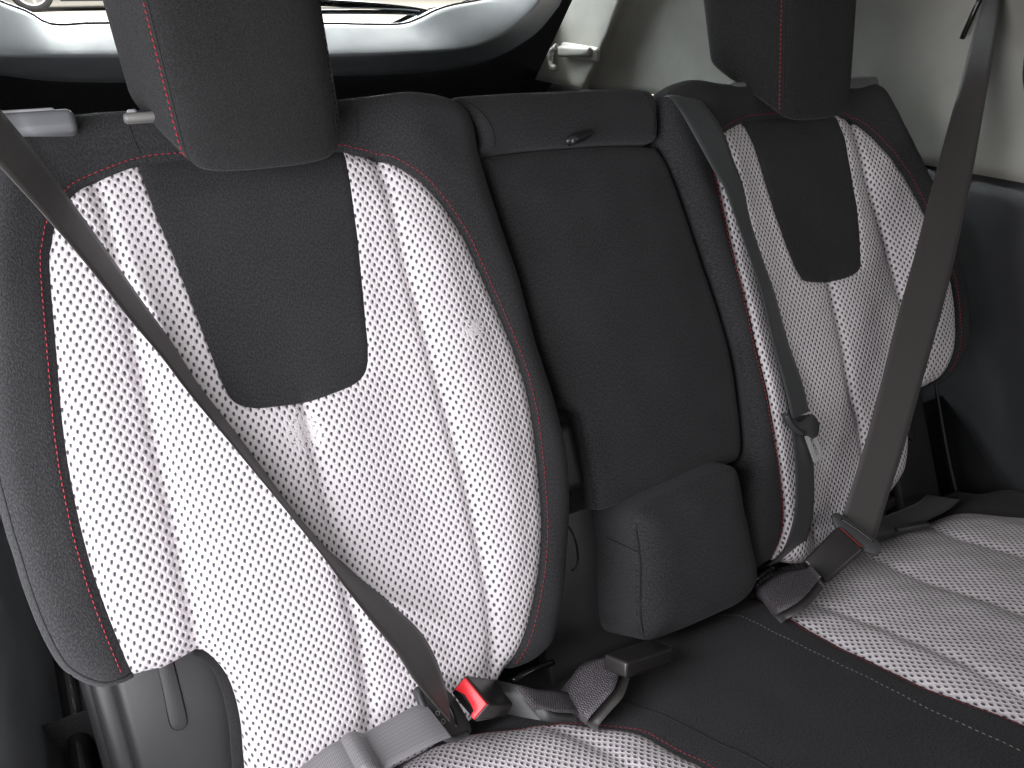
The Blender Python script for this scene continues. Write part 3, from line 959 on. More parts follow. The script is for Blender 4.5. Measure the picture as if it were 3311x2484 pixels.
# ------------------------------------------------------------------ headrests
def headrest(name, label, uc, stitch_m, dv=0.0, slant=0.0, xs=1.0):
    root = thing(name, label, 'headrest', group='rear outboard headrests')
    half = [(0.0, 0.053), (0.030, 0.0525), (0.052, 0.050), (0.0640, 0.0455), (0.0705, 0.0375), (0.0755, 0.026), (0.0830, 0.006), (0.0900, -0.016), (0.0935, -0.036),
            (0.0890, -0.054), (0.066, -0.066), (0.035, -0.070)]
    loop = half + [(0.0, -0.070)] + [(-x, y) for x, y in half[1:][::-1]]
    loop = np.array(loop) * [xs, 1]
    cont = cr([tuple(p) for p in loop], True, 0.0045)
    n = len(cont)
    vt = 0.800
    T = np.r_[np.linspace(0, 0.12, 9), np.linspace(0.16, 0.86, 20), np.linspace(0.88, 1.0, 8)]
    rows = []
    for t in T:
        sc = 1.0
        if t < 0.12:
            k = 1 - t / 0.12
            sc = 1 - 0.16 * (1 - math.sqrt(max(0, 1 - k * k)))
        elif t > 0.86:
            k = (t - 0.86) / 0.14
            sc = 1 - 0.3 * (1 - math.sqrt(max(0, 1 - k * k)))
        row = []
        for x, y in cont:
            xx, yy = x * sc, (y + 0.01) * sc - 0.01
            vb = 0.588 + dv + max(0.0, 0.052 - yy) ** 1.0 * 1.12
            if t < 0.12:                                        # rounded lower lip
                vb += 0.0
            v = vb + (vt - vb) * t
            hh = yy + max(0.0, 0.10 + 2.0 * yy) * (v - 0.60) + 0.004 * math.sin(v * 9)
            row.append((xx * (1 + 0.05 * (v - 0.6) / 0.15), v, hh))
        rows.append(row)
    front = [k for k in range(n) if cont[k][1] > 0.0395]
    def pt(r):
        return BK(uc + r[0] + slant * (r[1] - 0.6), r[1], r[2])
    fset = set(front)
    Vs = [pt(r) for row in rows for r in row]
    Ff, Fs = [], []
    for i in range(len(rows) - 1):
        for k in range(n):
            k2 = (k + 1) % n
            f = (i * n + k, i * n + k2, (i + 1) * n + k2, (i + 1) * n + k)
            (Ff if (k in fset and k2 in fset) else Fs).append(f)
    nb = len(Vs)
    Vs.append(sum((Vs[k] for k in range(n)), Vector()) / n)
    Vs.append(sum((Vs[(len(rows) - 1) * n + k] for k in range(n)), Vector()) / n)
    for k in range(n):
        Fs.append((k, (k + 1) % n, nb))
        Fs.append(((len(rows) - 1) * n + k, (len(rows) - 1) * n + (k + 1) % n, nb + 1))
    for nm, FF in (('front_panel', Ff), ('side_panel', Fs)):
        used = sorted({i for f in FF for i in f})
        mp = {v: i for i, v in enumerate(used)}
        pydata(nm, [Vs[i] for i in used], [[mp[i] for i in f] for f in FF], M['fabric_plain_dimmed'], root)
    # seam and stitching beside each front corner
    for sg in (-1, 1):
        ks = [k for k in range(n) if cont[k][1] > 0.0395 and cont[k][0] * sg > 0]
        kc = max(ks, key=lambda k: cont[k][0] * sg)
        line = [pt(rows[i][kc]) for i in range(2, len(rows) - 4)]
        cen = pt((0, 0.7, 0))
        tube('corner_seam', [p + (p - Vector((cen.x, cen.y, p.z))).normalized() * 0.0002 for p in line], 0.0008, M['thread_dark'], root, 6)
        ko = (kc + (1 if cont[(kc + 1) % n][0] * sg > cont[kc][0] * sg else -1) * 1) % n
        line = np.array([tuple(pt(rows[i][ko])) for i in range(3, len(rows) - 4)])
        nrm = (BK(sg * 0.8, 0, 0.6) - BK(0, 0, 0)).normalized()
        s = np.r_[0, np.cumsum(np.linalg.norm(np.diff(line, axis=0), axis=1))]
        Vv, Fv = [], []
        pitch, ln, rad = 0.0055, 0.0036, 0.0007
        for i in range(int(s[-1] / pitch)):
            c0 = (i + 0.5) * pitch
            ps = [Vector([np.interp(c0 + o * ln, s, line[:, k]) for k in range(3)]) + nrm * (0.0006 if abs(o) < .4 else -0.0004) for o in (-.5, -.25, .25, .5)]
            axx = (ps[3] - ps[0]).normalized()
            sd = axx.cross(nrm).normalized()
            b = len(Vv)
            for p_ in ps:
                for a in range(6):
                    th = a * math.pi / 3
                    Vv.append(p_ + (sd * math.cos(th) + nrm * math.sin(th)) * rad)
            for kk in range(3):
                for a in range(6):
                    Fv.append((b + kk*6 + a, b + kk*6 + (a+1) % 6, b + kk*6 + 6 + (a+1) % 6, b + kk*6 + 6 + a))
        tag(pydata('red_stitching' if sg < 0 else 'black_stitching', Vv, Fv, stitch_m if sg < 0 else M['thread_dark'], root), kind='stuff')
    for du in (-0.066, 0.066):
        tube('post', [BK(uc + du, 0.62 + dv, -0.020), BK(uc + du, 0.66 + dv, -0.022), BK(uc + du, 0.70 + dv, -0.020)], 0.0052, M['steel'], root, 12)
    return root


headrest('headrest', 'large near headrest of black fabric with bright red stitching, cut off by the frame', -0.3480, M['thread'], -0.004)
headrest('headrest', 'smaller far headrest of black fabric in front of the pale side trim', 0.3620, M['thread'], -0.014, 0.10, 0.91)

# ------------------------------------------------------------------ bench cushion
CUSH = thing('seat_cushion', 'bench cushion with dark middle strip between two light mesh panels', 'seat cushion')
cl = cr(CM_LEFT, True, 0.006)
crr = cr(CM_RIGHT, True, 0.005)
cout = cr([(-0.66, -0.10), (0.0, -0.10), (0.56, -0.085), (0.66, -0.02), (0.665, 0.30), (0.62, 0.52), (0.0, 0.56), (-0.62, 0.52), (-0.665, 0.25)], True, 0.012)
cseams = [cr(s, False, 0.005) for s in (CS1 + [(0.183, 0.42)], CS2 + [(0.318, 0.42)], CS3 + [(0.446, 0.36)],
                                        [(-0.205, 0.045), (-0.185, 0.10), (-0.175, 0.18), (-0.17, 0.36)], [(-0.36, -0.02), (-0.355, 0.2), (-0.35, 0.36)])]


def cush_h(P):
    h = waves(P, 0.0011) + roll(dist(P, cout, True), 0.04)
    for poly in (cl, crr):
        d = dist(P, poly, True)
        h = h - 0.0035 * np.exp(-(d / 0.005)**2)
        h = h + np.where(inside(P, poly), 0.007 * sstep(d / 0.05), 0)
    for s in cseams:
        ds = dist(P, s)
        h = h - 0.0030 * np.exp(-(ds / 0.006)**2) - 0.0032 * np.exp(-(ds / 0.025)**2)
    h = h - 0.02 * sstep((0.03 - P[:, 1]) / 0.06)
    return h


region('middle_panel', cout, cush_h, CU, M['fabric'], CUSH, 0.009, 0.10, holes=(cl, crr))
region('mesh_panel', cl, cush_h, CU, M['knit2'], CUSH, 0.0065, 0.02)
region('mesh_panel', crr, cush_h, CU, M['knit2'], CUSH, 0.0065, 0.02)
stitches('red_stitching', cr([(-0.30, -0.03), (-0.2390, 0.0240), (-0.2040, 0.0400), (-0.1750, 0.0620), (-0.1380, 0.1060), (-0.1280, 0.1333), (-0.1206, 0.1616), (-0.1134, 0.1884), (-0.104, 0.26)], False, 0.004), cush_h, CU, M['thread'], CUSH, r=0.00040)
stitches('red_stitching', cr([(0.160, -0.034), (0.1280, 0.0298), (0.1218, 0.0532), (0.1195, 0.1212), (0.1219, 0.1780), (0.1267, 0.2362), (0.1433, 0.3193), (0.161, 0.42)], False, 0.004), cush_h, CU, M['thread'], CUSH, r=0.00040)
stitches('pale_stitching', cr(CW[:1] + CW[1:] + [(0.115, 0.42)], False, 0.004), cush_h, CU, M['thread_white'], CUSH, 0.0030, 0.0058, 0.00036)
seam_line('thin_seam', CTHIN + [(-0.062, 0.30), (-0.055, 0.38)], cush_h, CUSH, 0.0007, CU)

# hinge covers under the outer bolsters, each with its tab
def hinge_cover(sg, label):
    HC = thing('hinge_cover', label, 'hinge cover', group='plastic hinge covers')
    up = BK(0, 1) - BK(0, 0)
    block('cover_plate', BK(sg * 0.535, 0.095, -0.068), (X, up, fw), (0.098, 0.26, 0.036), M['plastic'], HC, 0.010, 4)
    block('cover_ridge', BK(sg * 0.592, 0.090, -0.088), (X, up, fw), (0.026, 0.26, 0.036), M['plastic'], HC, 0.010, 4)
    tabp = cr([(0.5429, 0.175), (0.5440, 0.140), (0.5458, 0.106), (0.5430, 0.0985), (0.5385, 0.0965), (0.5335, 0.0985), (0.5310, 0.106), (0.5302, 0.140), (0.5300, 0.175)], False, 0.003)
    tabp = tabp * [sg, 1]
    prism('raised_tab', tabp, BK, -0.052, -0.0475, M['plastic'], HC, 0.001)
    tube('tab_groove', [BK(p[0], p[1], -0.0502) for p in tabp], 0.0010, M['gloss'], HC, 6)


hinge_cover(-1, 'dark grey plastic hinge cover with raised tab under the near seat back')
hinge_cover(1, 'shadowed plastic hinge cover behind the far shoulder belt')
# dark binding along the cut-out of the near back
qb = cr(L_BOT[2:11], False, 0.004)
tube('edge_binding', [BK(p[0] - 0.0015, p[1] - (0.003 if p[0] < -0.50 else 0.0), -0.030) for p in qb], 0.0085, M['binding'], LB, 10)
# moulded shells that close the backs from behind
up_ = BK(0, 1) - BK(0, 0)
block('back_shell', BK(-0.365, 0.345, -0.105), (X, up_, fw), (0.500, 0.60, 0.02), M['plastic'], LB, 0.006, 2)
block('back_shell', BK(0.365, 0.335, -0.105), (X, up_, fw), (0.490, 0.60, 0.02), M['plastic'], RB, 0.006, 2)

# ================================================================== belts and buckles
def tprism(name, poly, o, a, b, n, t0, t1, m, parent, bevel=0.0012):
    o, a, b, n = Vector(o), Vector(a), Vector(b), Vector(n)
    return prism(name, poly, lambda x, y, h=0.0: o + a * x + b * y + n * h, t0, t1, m, parent, bevel)


LAX, WAX = Vector((0.929, 0.182, -0.323)).normalized(), Vector((0.055, -0.929, -0.365))
WAX = (WAX - LAX * WAX.dot(LAX)).normalized()
UPX = WAX.cross(LAX).normalized()
if UPX.z < 0: UPX = -UPX
BL = Vector((-0.2664, -0.0185, 0.0536))

# near belt
NB = thing('seat_belt', 'near shoulder belt stretched diagonally over the light mesh seat back and latched', 'seat belt', group='rear seat belts')
LBELT = [((-0.5680, 0.2310, 0.5933), (-0.5483, 0.2706, 0.6120)), ((-0.5536, 0.2211, 0.5706), (-0.5327, 0.2634, 0.5792)), ((-0.5311, 0.2037, 0.5304), (-0.5131, 0.2481, 0.5330)),
         ((-0.5128, 0.1893, 0.4943), (-0.4966, 0.2344, 0.4918)), ((-0.4929, 0.1714, 0.4505), (-0.4775, 0.2163, 0.4430)), ((-0.4756, 0.1553, 0.4162), (-0.4618, 0.1998, 0.4047)),
         ((-0.4627, 0.1411, 0.3871), (-0.4500, 0.1848, 0.3719)), ((-0.4426, 0.1206, 0.3472), (-0.4296, 0.1629, 0.3285)), ((-0.4247, 0.1024, 0.3115), (-0.4121, 0.1431, 0.2894)),
         ((-0.4072, 0.0836, 0.2769), (-0.3959, 0.1226, 0.2514)), ((-0.3859, 0.0596, 0.2326), (-0.3706, 0.0963, 0.2058)), ((-0.3740, 0.0447, 0.2044), (-0.3509, 0.0795, 0.1807)),
         ((-0.3579, 0.0246, 0.1703), (-0.3270, 0.0554, 0.1504)), ((-0.3446, 0.0026, 0.1446), (-0.3092, 0.0301, 0.1273)), ((-0.3372, -0.0235, 0.1284), (-0.3041, 0.0040, 0.1070)),
         ((-0.3160, -0.0480, 0.0900), (-0.3020, -0.0130, 0.0720))]
ext = [tuple(Vector(LBELT[0][k]) * 2 - Vector(LBELT[1][k])) for k in (0, 1)]
ribbon('shoulder_webbing', [ext[0]] + [l for l, r in LBELT], [ext[1]] + [r for l, r in LBELT], M['web'], NB, 0.0013, 8)
tl = cr([(0.0635, -0.0387), (0.0649, -0.0288), (0.0645, -0.0117), (0.0583, 0.0119), (0.0530, 0.0194), (0.0427, 0.0221), (0.0302, 0.0214), (0.0243, 0.0167), (0.0233, 0.0034),
         (0.0250, -0.0130), (0.0300, -0.0280), (0.0370, -0.0370), (0.0520, -0.0405)], True, 0.003)
tg = tprism('tongue', tl, BL - UPX * 0.006, -LAX, WAX, UPX, -0.005, 0.0035, M['plastic_grey'], NB, 0.0030)
tube('tongue_rim', [BL - UPX * 0.006 - LAX * x + WAX * y + UPX * 0.002 for x, y in cr([(0.060, -0.036), (0.0625, -0.0288), (0.0622, -0.0117), (0.0563, 0.0110), (0.0510, 0.0180), (0.0427, 0.0200), (0.0310, 0.0194)], False, 0.003)], 0.0032, M['plastic_grey'], tg, 8)
tube('belt_slot', [BL - UPX * 0.006 - LAX * x + WAX * y + UPX * 0.0034 for x, y in cr([(0.0400, -0.0300), (0.0375, -0.0160), (0.0380, 0.0000), (0.0405, 0.0110)], False, 0.003)], [0.0006] + [0.0014] * 12 + [0.0006] if False else 0.0013, M['gloss'], tg, 8)
for k, (x, y) in enumerate([(0.0530, -0.0080), (0.0515, 0.0010)]):
    c = BL - LAX * x + WAX * y - UPX * 0.0024
    tube('moulded_ring', [c + (LAX * math.cos(a) + WAX * math.sin(a)) * 0.0021 for a in np.linspace(0, 2 * math.pi, 17)], 0.00035, M['handle'], tg, 6)
LAPL = [(-0.3187, -0.0560, 0.0800), (-0.3370, -0.0553, 0.0805), (-0.3789, -0.0525, 0.0741), (-0.3860, -0.0540, 0.0770), (-0.3920, -0.0545, 0.0840), (-0.4000, -0.0540, 0.0850), (-0.4070, -0.0530, 0.0770), (-0.4080, -0.0500, 0.0600), (-0.4110, -0.0480, 0.0350)]
LAPR = [(-0.3250, -0.0090, 0.0780), (-0.3400, -0.0076, 0.0790), (-0.3824, -0.0049, 0.0695), (-0.3895, -0.0064, 0.0724), (-0.3955, -0.0070, 0.0795), (-0.4035, -0.0064, 0.0805), (-0.4105, -0.0054, 0.0725), (-0.4115, -0.0024, 0.0555), (-0.4145, 0.0, 0.0305)]
ribbon('lap_webbing', LAPL, LAPR, M['web_lap_lit'], NB, 0.0014, 8)
L2 = [(-0.4000, -0.0545, 0.0790), (-0.4150, -0.0540, 0.0790), (-0.4350, -0.0535, 0.0700), (-0.4700, -0.0500, 0.0500)]
R2 = [(-0.4035, -0.0070, 0.0750), (-0.4185, -0.0060, 0.0750), (-0.4385, -0.0055, 0.0660), (-0.4735, -0.0030, 0.0460)]
ribbon('webbing_fold', L2, R2, M['web_lap_lit'], NB, 0.0014, 8)


def buckle(label, ctr, L, Wd, Up, size, red, group='seat belt buckles'):
    """L points from the mouth to the stalk"""
    root = thing('seat_belt_buckle', label, 'buckle', group=group)
    l, w, t = size
    block('housing', ctr + L * 0.001, (L, Wd, Up), (l, w, t), M['buckle'], root, 0.0034, 4, (0.90, 0.86))
    tube('housing_joint', [ctr + L * a * l + Wd * (w * 0.5 - 0.0012 * (a + .5)) * 0.985 + Up * (-0.30 * t) for a in np.linspace(-0.42, 0.40, 8)], 0.0005, M['gloss'], root, 6)
    if red:
        mouth = ctr - L * (l / 2 - 0.0005)
        pl = [(-w * 0.43, t * 0.42), (w * 0.43, t * 0.42), (w * 0.43, -t * 0.43), (w * 0.31, -t * 0.43), (w * 0.28, -t * 0.20), (w * 0.10, -t * 0.10), (-w * 0.15, -t * 0.06), (-w * 0.43, -t * 0.25)]
        tprism('release_button', pl, mouth, Wd, Up, -L, -0.004, 0.0022, M['red'], root, 0.0008)
        tprism('mouth', [(-w * 0.43, -t * 0.20), (w * 0.29, -t * 0.18), (w * 0.30, -t * 0.43), (-w * 0.43, -t * 0.43)], mouth, Wd, Up, -L, -0.004, 0.0008, M['gloss'], root, 0)
    return root


LBX, LBW, LBU = Vector((0.6263, 0.3216, -0.7101)), Vector((0.2289, -0.9466, -0.2269)), Vector((0.7452, 0.0205, 0.6665))
BLC = Vector((-0.2646, -0.0166, 0.0583))
b1 = buckle('buckle with bright red release button, latched to the near belt', BLC, LBX, LBW, LBU, (0.068, 0.0395, 0.0230), True)
# soft sleeve and stalk webbing, running down to the cushion
SLV = [(-0.2395, 0.0542, 0.05), (-0.2258, 0.0588, 0.042), (-0.2121, 0.0636, 0.034), (-0.192, 0.0651, 0.024)]
sc_ = [(BLC + LBX * 0.028, 0.0350, 0.0190), (BLC + LBX * 0.038 + LBU * 0.002, 0.0370, 0.0180), (CU(*SLV[1]), 0.0370, 0.0140), (CU(*SLV[2]), 0.0350, 0.0100), (CU(*SLV[3]), 0.0330, 0.0080)]
rows = []
for k, (c, wv, tv) in enumerate(sc_):
    f = k / 4
    up2 = (LBU * (1 - f) + Vector((0.0, 0.30, 0.95)) * f).normalized()
    rows.append([c + LBW * wv / 2 * math.copysign(abs(math.cos(a)) ** 0.45, math.cos(a)) + up2 * tv / 2 * math.copysign(abs(math.sin(a)) ** 0.6, math.sin(a)) for a in np.linspace(0, 2 * math.pi, 33)[:-1]])
loft('soft_sleeve', rows, M['plastic'], b1, True)
mid = [(CU(*q) + Vector((0, 0.002, 0.0075)), 0.030) for q in SLV[1:]] 
mid = [(mid[0][0] - Vector((0.006, 0, 0)), 0.030)] + mid + [(mid[-1][0] + Vector((0.016, 0.0, -0.012)), 0.030)]
ribbon('stalk_webbing', [tuple(c + LBW * w / 2) for c, w in mid], [tuple(c - LBW * w / 2) for c, w in mid], M['web_bright'], b1, 0.0016, 6)

# middle buckle lying on the cushion
CAX = Vector((0.9118, 0.1629, -0.3768)).normalized()
CWX = Vector((0.2871, -0.9092, 0.3016))
CWX = (CWX - CAX * CWX.dot(CAX)).normalized()
CUP = CWX.cross(CAX).normalized()
if CUP.z < 0: CUP = -CUP
BC = Vector((-0.0962, -0.0494, 0.0564))
b2 = buckle('plain black buckle lying on the dark middle of the cushion', BC, -CAX, CWX, CUP, (0.0800, 0.0345, 0.0200), False)
sl_ = [(-0.1201, 0.0525, 0.044), (-0.1262, 0.0438, 0.044), (-0.1478, 0.0333, 0.04), (-0.1666, 0.0371, 0.033), (-0.1837, 0.0394, 0.024), (-0.1838, 0.0328, 0.012)]
sr_ = [(-0.1209, 0.0732, 0.044), (-0.1257, 0.0727, 0.044), (-0.147, 0.0898, 0.04), (-0.1649, 0.0925, 0.033), (-0.1811, 0.0926, 0.024), (-0.1813, 0.0863, 0.012)]
ribbon('stalk_webbing', [tuple(CU(*p)) for p in sl_], [tuple(CU(*p)) for p in sr_], M['web_bright'], b2, 0.0018, 8)
ribbon('webbing_loop', [tuple(CU(a + 0.004, b - 0.001, h - 0.008)) for a, b, h in sl_[1:]], [tuple(CU(a + 0.008, b + 0.004, h - 0.009)) for a, b, h in sr_[1:]], M['web'], b2, 0.0018, 8)

# far buckle, latched
RAX = Vector((-0.8405, 0.0331, -0.5408)).normalized()
RWX = Vector((0.1803, -0.9241, -0.3368))
RWX = (RWX - RAX * RWX.dot(RAX)).normalized()
RUP = RWX.cross(RAX).normalized()
if RUP.z < 0: RUP = -RUP
BR = Vector((0.2138, -0.0377, 0.0619)) - RUP * 0.004
b3 = buckle('black buckle seen from its flat back, latched to the far belt', BR, RAX, RWX, RUP, (0.063, 0.040, 0.024), False)
tprism('release_button', [(-0.016, -0.003), (0.016, -0.003), (0.016, 0.0095), (-0.016, 0.0095)], BR - RAX * 0.031, RWX, RUP, -RAX, -0.004, 0.0004, M['red_dull'], b3, 0.0004)
rl_ = [(0.1742, 0.0538, 0.05), (0.168, 0.0528, 0.046), (0.1524, 0.0352, 0.042), (0.1333, 0.0296, 0.038), (0.1165, 0.0242, 0.03), (0.1228, 0.0125, 0.015)]
rr2_ = [(0.1591, 0.0837, 0.05), (0.1524, 0.0834, 0.046), (0.1185, 0.0931, 0.042), (0.1012, 0.0921, 0.038), (0.0887, 0.084, 0.03), (0.0959, 0.0687, 0.015)]
ribbon('stalk_webbing', [tuple(CU(*q)) for q in rl_], [tuple(CU(*q)) for q in rr2_], M['web_bright'], b3, 0.0018, 8)
ribbon('webbing_loop', [tuple(CU(a + 0.004, b, h - 0.008)) for a, b, h in rl_[1:]], [tuple(CU(a + 0.006, b + 0.004, h - 0.009)) for a, b, h in rr2_[1:]], M['web'], b3, 0.0018, 8)

# far belt
FB = thing('seat_belt', 'far shoulder belt running straight from the pale side trim down to its buckle', 'seat belt', group='rear seat belts')
RBELT = [((0.7102, 0.2693, 0.7314), (0.6862, 0.2278, 0.7301)), ((0.6719, 0.2455, 0.6731), (0.6477, 0.2040, 0.6741)), ((0.6390, 0.2248, 0.6232), (0.6222, 0.1800, 0.6262)),
         ((0.5135, 0.1471, 0.4723), (0.5569, 0.1233, 0.4723)), ((0.4541, 0.1091, 0.3821), (0.5017, 0.0829, 0.3821)), ((0.4027, 0.0779, 0.3065), (0.4523, 0.0507, 0.3065)),
         ((0.3526, 0.0457, 0.2303), (0.3999, 0.0197, 0.2303)), ((0.3087, 0.0182, 0.1646), (0.3546, -0.0069, 0.1646)), ((0.2583, -0.0090, 0.0946), (0.3037, -0.0339, 0.0946)),
         ((0.2473, -0.0157, 0.0799), (0.2843, -0.0448, 0.0656))]
ribbon('shoulder_webbing', [l for l, r in RBELT], [r for l, r in RBELT], M['web'], FB, 0.0013, 8)
tr = cr([(0.0351, -0.033), (0.0433, -0.034), (0.0478, -0.0228), (0.0527, 0.0221), (0.0491, 0.0323), (0.0382, 0.0345), (0.0343, 0.0283), (0.0287, 0.0138), (0.0274, -0.0148)], True, 0.003)
tg = tprism('tongue', tr, BR, -RAX, RWX, RUP, -0.003, 0.0045, M['plastic_grey'], FB, 0.0030)
tube('belt_slot', [BR - RAX * x + RWX * y + RUP * 0.0044 for x, y in cr([(0.0419, -0.0239), (0.0456, -0.0009), (0.0477, 0.0216)], False, 0.003)], 0.0011, M['gloss'], tg, 8)
ribbon('lap_webbing', [tuple(CU(*p)) for p in ((0.265, 0.010, 0.050), (0.330, 0.000, 0.030), (0.400, -0.003, 0.026), (0.470, -0.012, 0.018), (0.540, -0.045, 0.0))],
       [tuple(CU(*p)) for p in ((0.252, 0.055, 0.050), (0.330, 0.046, 0.032), (0.400, 0.045, 0.028), (0.470, 0.036, 0.022), (0.545, 0.005, 0.004))], M['web_ribbed'], FB, 0.0015, 8)
block('belt_guide', CU(0.372, 0.050, 0.032), (CU(1, 0.42, 0) - CU(0, 0, 0), CU(-0.42, 1, 0) - CU(0, 0, 0), CU(0, 0, 1) - CU(0, 0, 0)), (0.046, 0.010, 0.009), M['plastic'], FB, 0.003, 3)
block('belt_anchor', CU(0.398, -0.022, 0.032), (CU(1, -0.15, 0) - CU(0, 0, 0), CU(0.15, 1, 0) - CU(0, 0, 0), CU(0, 0, 1) - CU(0, 0, 0)), (0.062, 0.022, 0.016), M['plastic'], FB, 0.004, 3)

# middle belt hanging down the far back
MB_ = thing('seat_belt', 'narrow unlatched belt hanging down the far seat back with a loose metal tongue', 'seat belt', group='rear seat belts')
CBELT = [((0.1369, 0.273, 0.5738), (0.182, 0.2896, 0.575)),
         ((0.1344, 0.2444, 0.5647), (0.181, 0.2556, 0.5666)),
         ((0.1489, 0.2204, 0.5286), (0.1952, 0.2301, 0.5365)),
         ((0.1604, 0.1996, 0.4973), (0.2058, 0.2147, 0.5013)),
         ((0.1715, 0.1885, 0.4755), (0.2167, 0.2042, 0.4718)),
         ((0.1797, 0.1674, 0.436), (0.2225, 0.1883, 0.4299)),
         ((0.1908, 0.1456, 0.3899), (0.2333, 0.1657, 0.38)),
         ((0.1975, 0.1284, 0.355), (0.2405, 0.1473, 0.345)),
         ((0.2013, 0.1018, 0.2995), (0.2454, 0.116, 0.2868)),
         ((0.2062, 0.0778, 0.2529), (0.2514, 0.0883, 0.2409)),
         ((0.204, 0.054, 0.2147), (0.2497, 0.0665, 0.2072))]
ribbon('hanging_webbing', [(0.170, 0.345, 0.545)] + [l for l, r in CBELT], [(0.214, 0.358, 0.546)] + [r for l, r in CBELT], M['web_smooth'], MB_, 0.0013, 8)
CLOW = [((0.2041, 0.0573, 0.2157), (0.2496, 0.0659, 0.2029)),
         ((0.2019, 0.0484, 0.1985), (0.2472, 0.057, 0.185)),
         ((0.1967, 0.0311, 0.164), (0.2418, 0.0387, 0.1496)),
         ((0.1853, 0.0107, 0.1237), (0.2291, 0.0156, 0.1047)),
         ((0.174, -0.0003, 0.0973), (0.2175, 0.0039, 0.0776)),
         ((0.1601, -0.005, 0.067), (0.2063, -0.0004, 0.0548)),
         ((0.1487, 0.004, 0.0396), (0.1962, 0.0061, 0.0334))]
ribbon('lower_webbing', [l for l, r in CLOW], [r for l, r in CLOW], M['web_ribbed'], MB_, 0.0013, 8)
tc = cr([(0.1975, 0.2256), (0.2050, 0.2215), (0.2153, 0.2100), (0.2300, 0.2108), (0.2415, 0.2130), (0.2488, 0.2020), (0.2486, 0.1938), (0.2430, 0.1840), (0.2330, 0.1830), (0.2250, 0.1890), (0.2116, 0.1950), (0.1985, 0.2088), (0.1955, 0.2180)], True, 0.0025)
tg = prism('tongue', tc, BK, 0.041, 0.049, M['plastic_grey'], MB_, 0.0025)
tube('tongue_rim', [BK(*p, 0.048) for p in cr([(0.1975, 0.2230), (0.2000, 0.2130), (0.2080, 0.2010), (0.2170, 0.1940)], False, 0.003)], 0.0040, M['plastic_grey'], tg, 8)
tip = [(0.2238, 0.1876), (0.2301, 0.1521), (0.2460, 0.1519), (0.2416, 0.1840)]
ax_ = Vector((0.2301 - 0.2238, 0.1521 - 0.1876)).normalized()
# metal tip as a frame round its slot
def tipf(a, b, h=0.0):
    o2 = Vector((0.2238, 0.1885))
    d1 = Vector((0.0065, -0.0355)).normalized()
    d2 = Vector((0.0165, 0.002)).normalized()
    p = o2 + d1 * a + d2 * b
    return BK(p.x, p.y, h)
for (a0, a1, b0_, b1_) in ((0.0, 0.036, 0.0, 0.0052), (0.0, 0.036, 0.0118, 0.0165), (0.0, 0.006, 0.0054, 0.0116), (0.0290, 0.036, 0.0054, 0.0116)):
    prism('metal_tip', [(a0, b0_), (a1, b0_), (a1, b1_), (a0, b1_)], tipf, 0.0440, 0.0468, M['steel'], tg, 0.0005)
lp = cr([(0.2310, 0.1860), (0.2300, 0.1700), (0.2320, 0.1590), (0.2375, 0.1570), (0.2400, 0.1620), (0.2420, 0.1800)], False, 0.003)
tube('second_tongue', [BK(*p, 0.032) for p in lp], 0.0032, M['plastic'], MB_, 8)

# lower anchor bars in the bite
for (p0, p1, p2, lab) in (((-0.2190, 0.0315, 0.006), (-0.1961, 0.0349, 0.008), (-0.1660, 0.0315, 0.004), 'glossy black anchor bar in the gap beside the near buckle'),
                          ((0.098, 0.0340, 0.026), (0.118, 0.0365, 0.032), (0.146, 0.0370, 0.026), 'small glossy black anchor bar in the gap behind the far buckle strap')):
    tag(tube('anchor_bar', [tuple(BK(*p)) for p in cr([p0, p1, p2], False, 0.004)], 0.0036, M['gloss'], None, 12), lab, 'anchor bar', 'lower anchor bars')

# ================================================================== tailgate, side trim, cargo space
TE = [(-0.7029, 0.7313), (-0.6406, 0.6957), (-0.5742, 0.6583), (-0.5313, 0.6388), (-0.5104, 0.622), (-0.4922, 0.6148), (-0.462, 0.6135), (-0.4096, 0.6152), (-0.1714, 0.6092), (0.0949, 0.6031), (0.1787, 0.5998), (0.2743, 0.5987), (0.3259, 0.6118), (0.3657, 0.6273), (0.4143, 0.6392), (0.4867, 0.649), (0.5318, 0.6578), (0.5869, 0.6804), (0.6423, 0.7304)]
TR = [(-0.7342, 0.6047), (-0.6687, 0.5813), (-0.5961, 0.5693), (-0.5173, 0.5657), (-0.4101, 0.5622), (-0.1935, 0.5519), (0.0697, 0.5437), (0.2891, 0.5429), (0.4213, 0.5496), (0.5121, 0.5756), (0.5849, 0.6172), (0.6304, 0.6595), (0.6751, 0.7298)]
TU = [(-0.7538, 0.5593), (-0.6846, 0.5395), (-0.6092, 0.5278), (-0.5271, 0.5129), (-0.402, 0.5026), (-0.1949, 0.4953), (0.0793, 0.4921), (0.2196, 0.4879), (0.3974, 0.4934), (0.5205, 0.5152), (0.6388, 0.5665), (0.7080, 0.6273), (0.7250, 0.6503), (0.7700, 0.7312)]
TG = thing('tailgate', 'grey tailgate trim with the curved lower edge of the rear window', 'tailgate')


def evenx(curve, n=90):
    q = cr(curve, False, 0.004)
    s = np.linspace(0, len(q) - 1, n)
    return np.stack([np.interp(s, np.arange(len(q)), q[:, k]) for k in (0, 1)], 1)


e0, e1, e2 = evenx(TE), evenx(TR), evenx(TU)
def row(c, y, dz=0.0): return [(p[0], y, p[1] + dz) for p in c]
def between(a, b, t): return a * (1 - t) + b * t
def pushed(c, y0, y1):
    k = (y1 + 0.4907) / (y0 + 0.4907)
    return [(-0.4933 + (p[0] + 0.4933) * k, y1, 0.6982 + (p[1] - 0.6982) * k) for p in c]


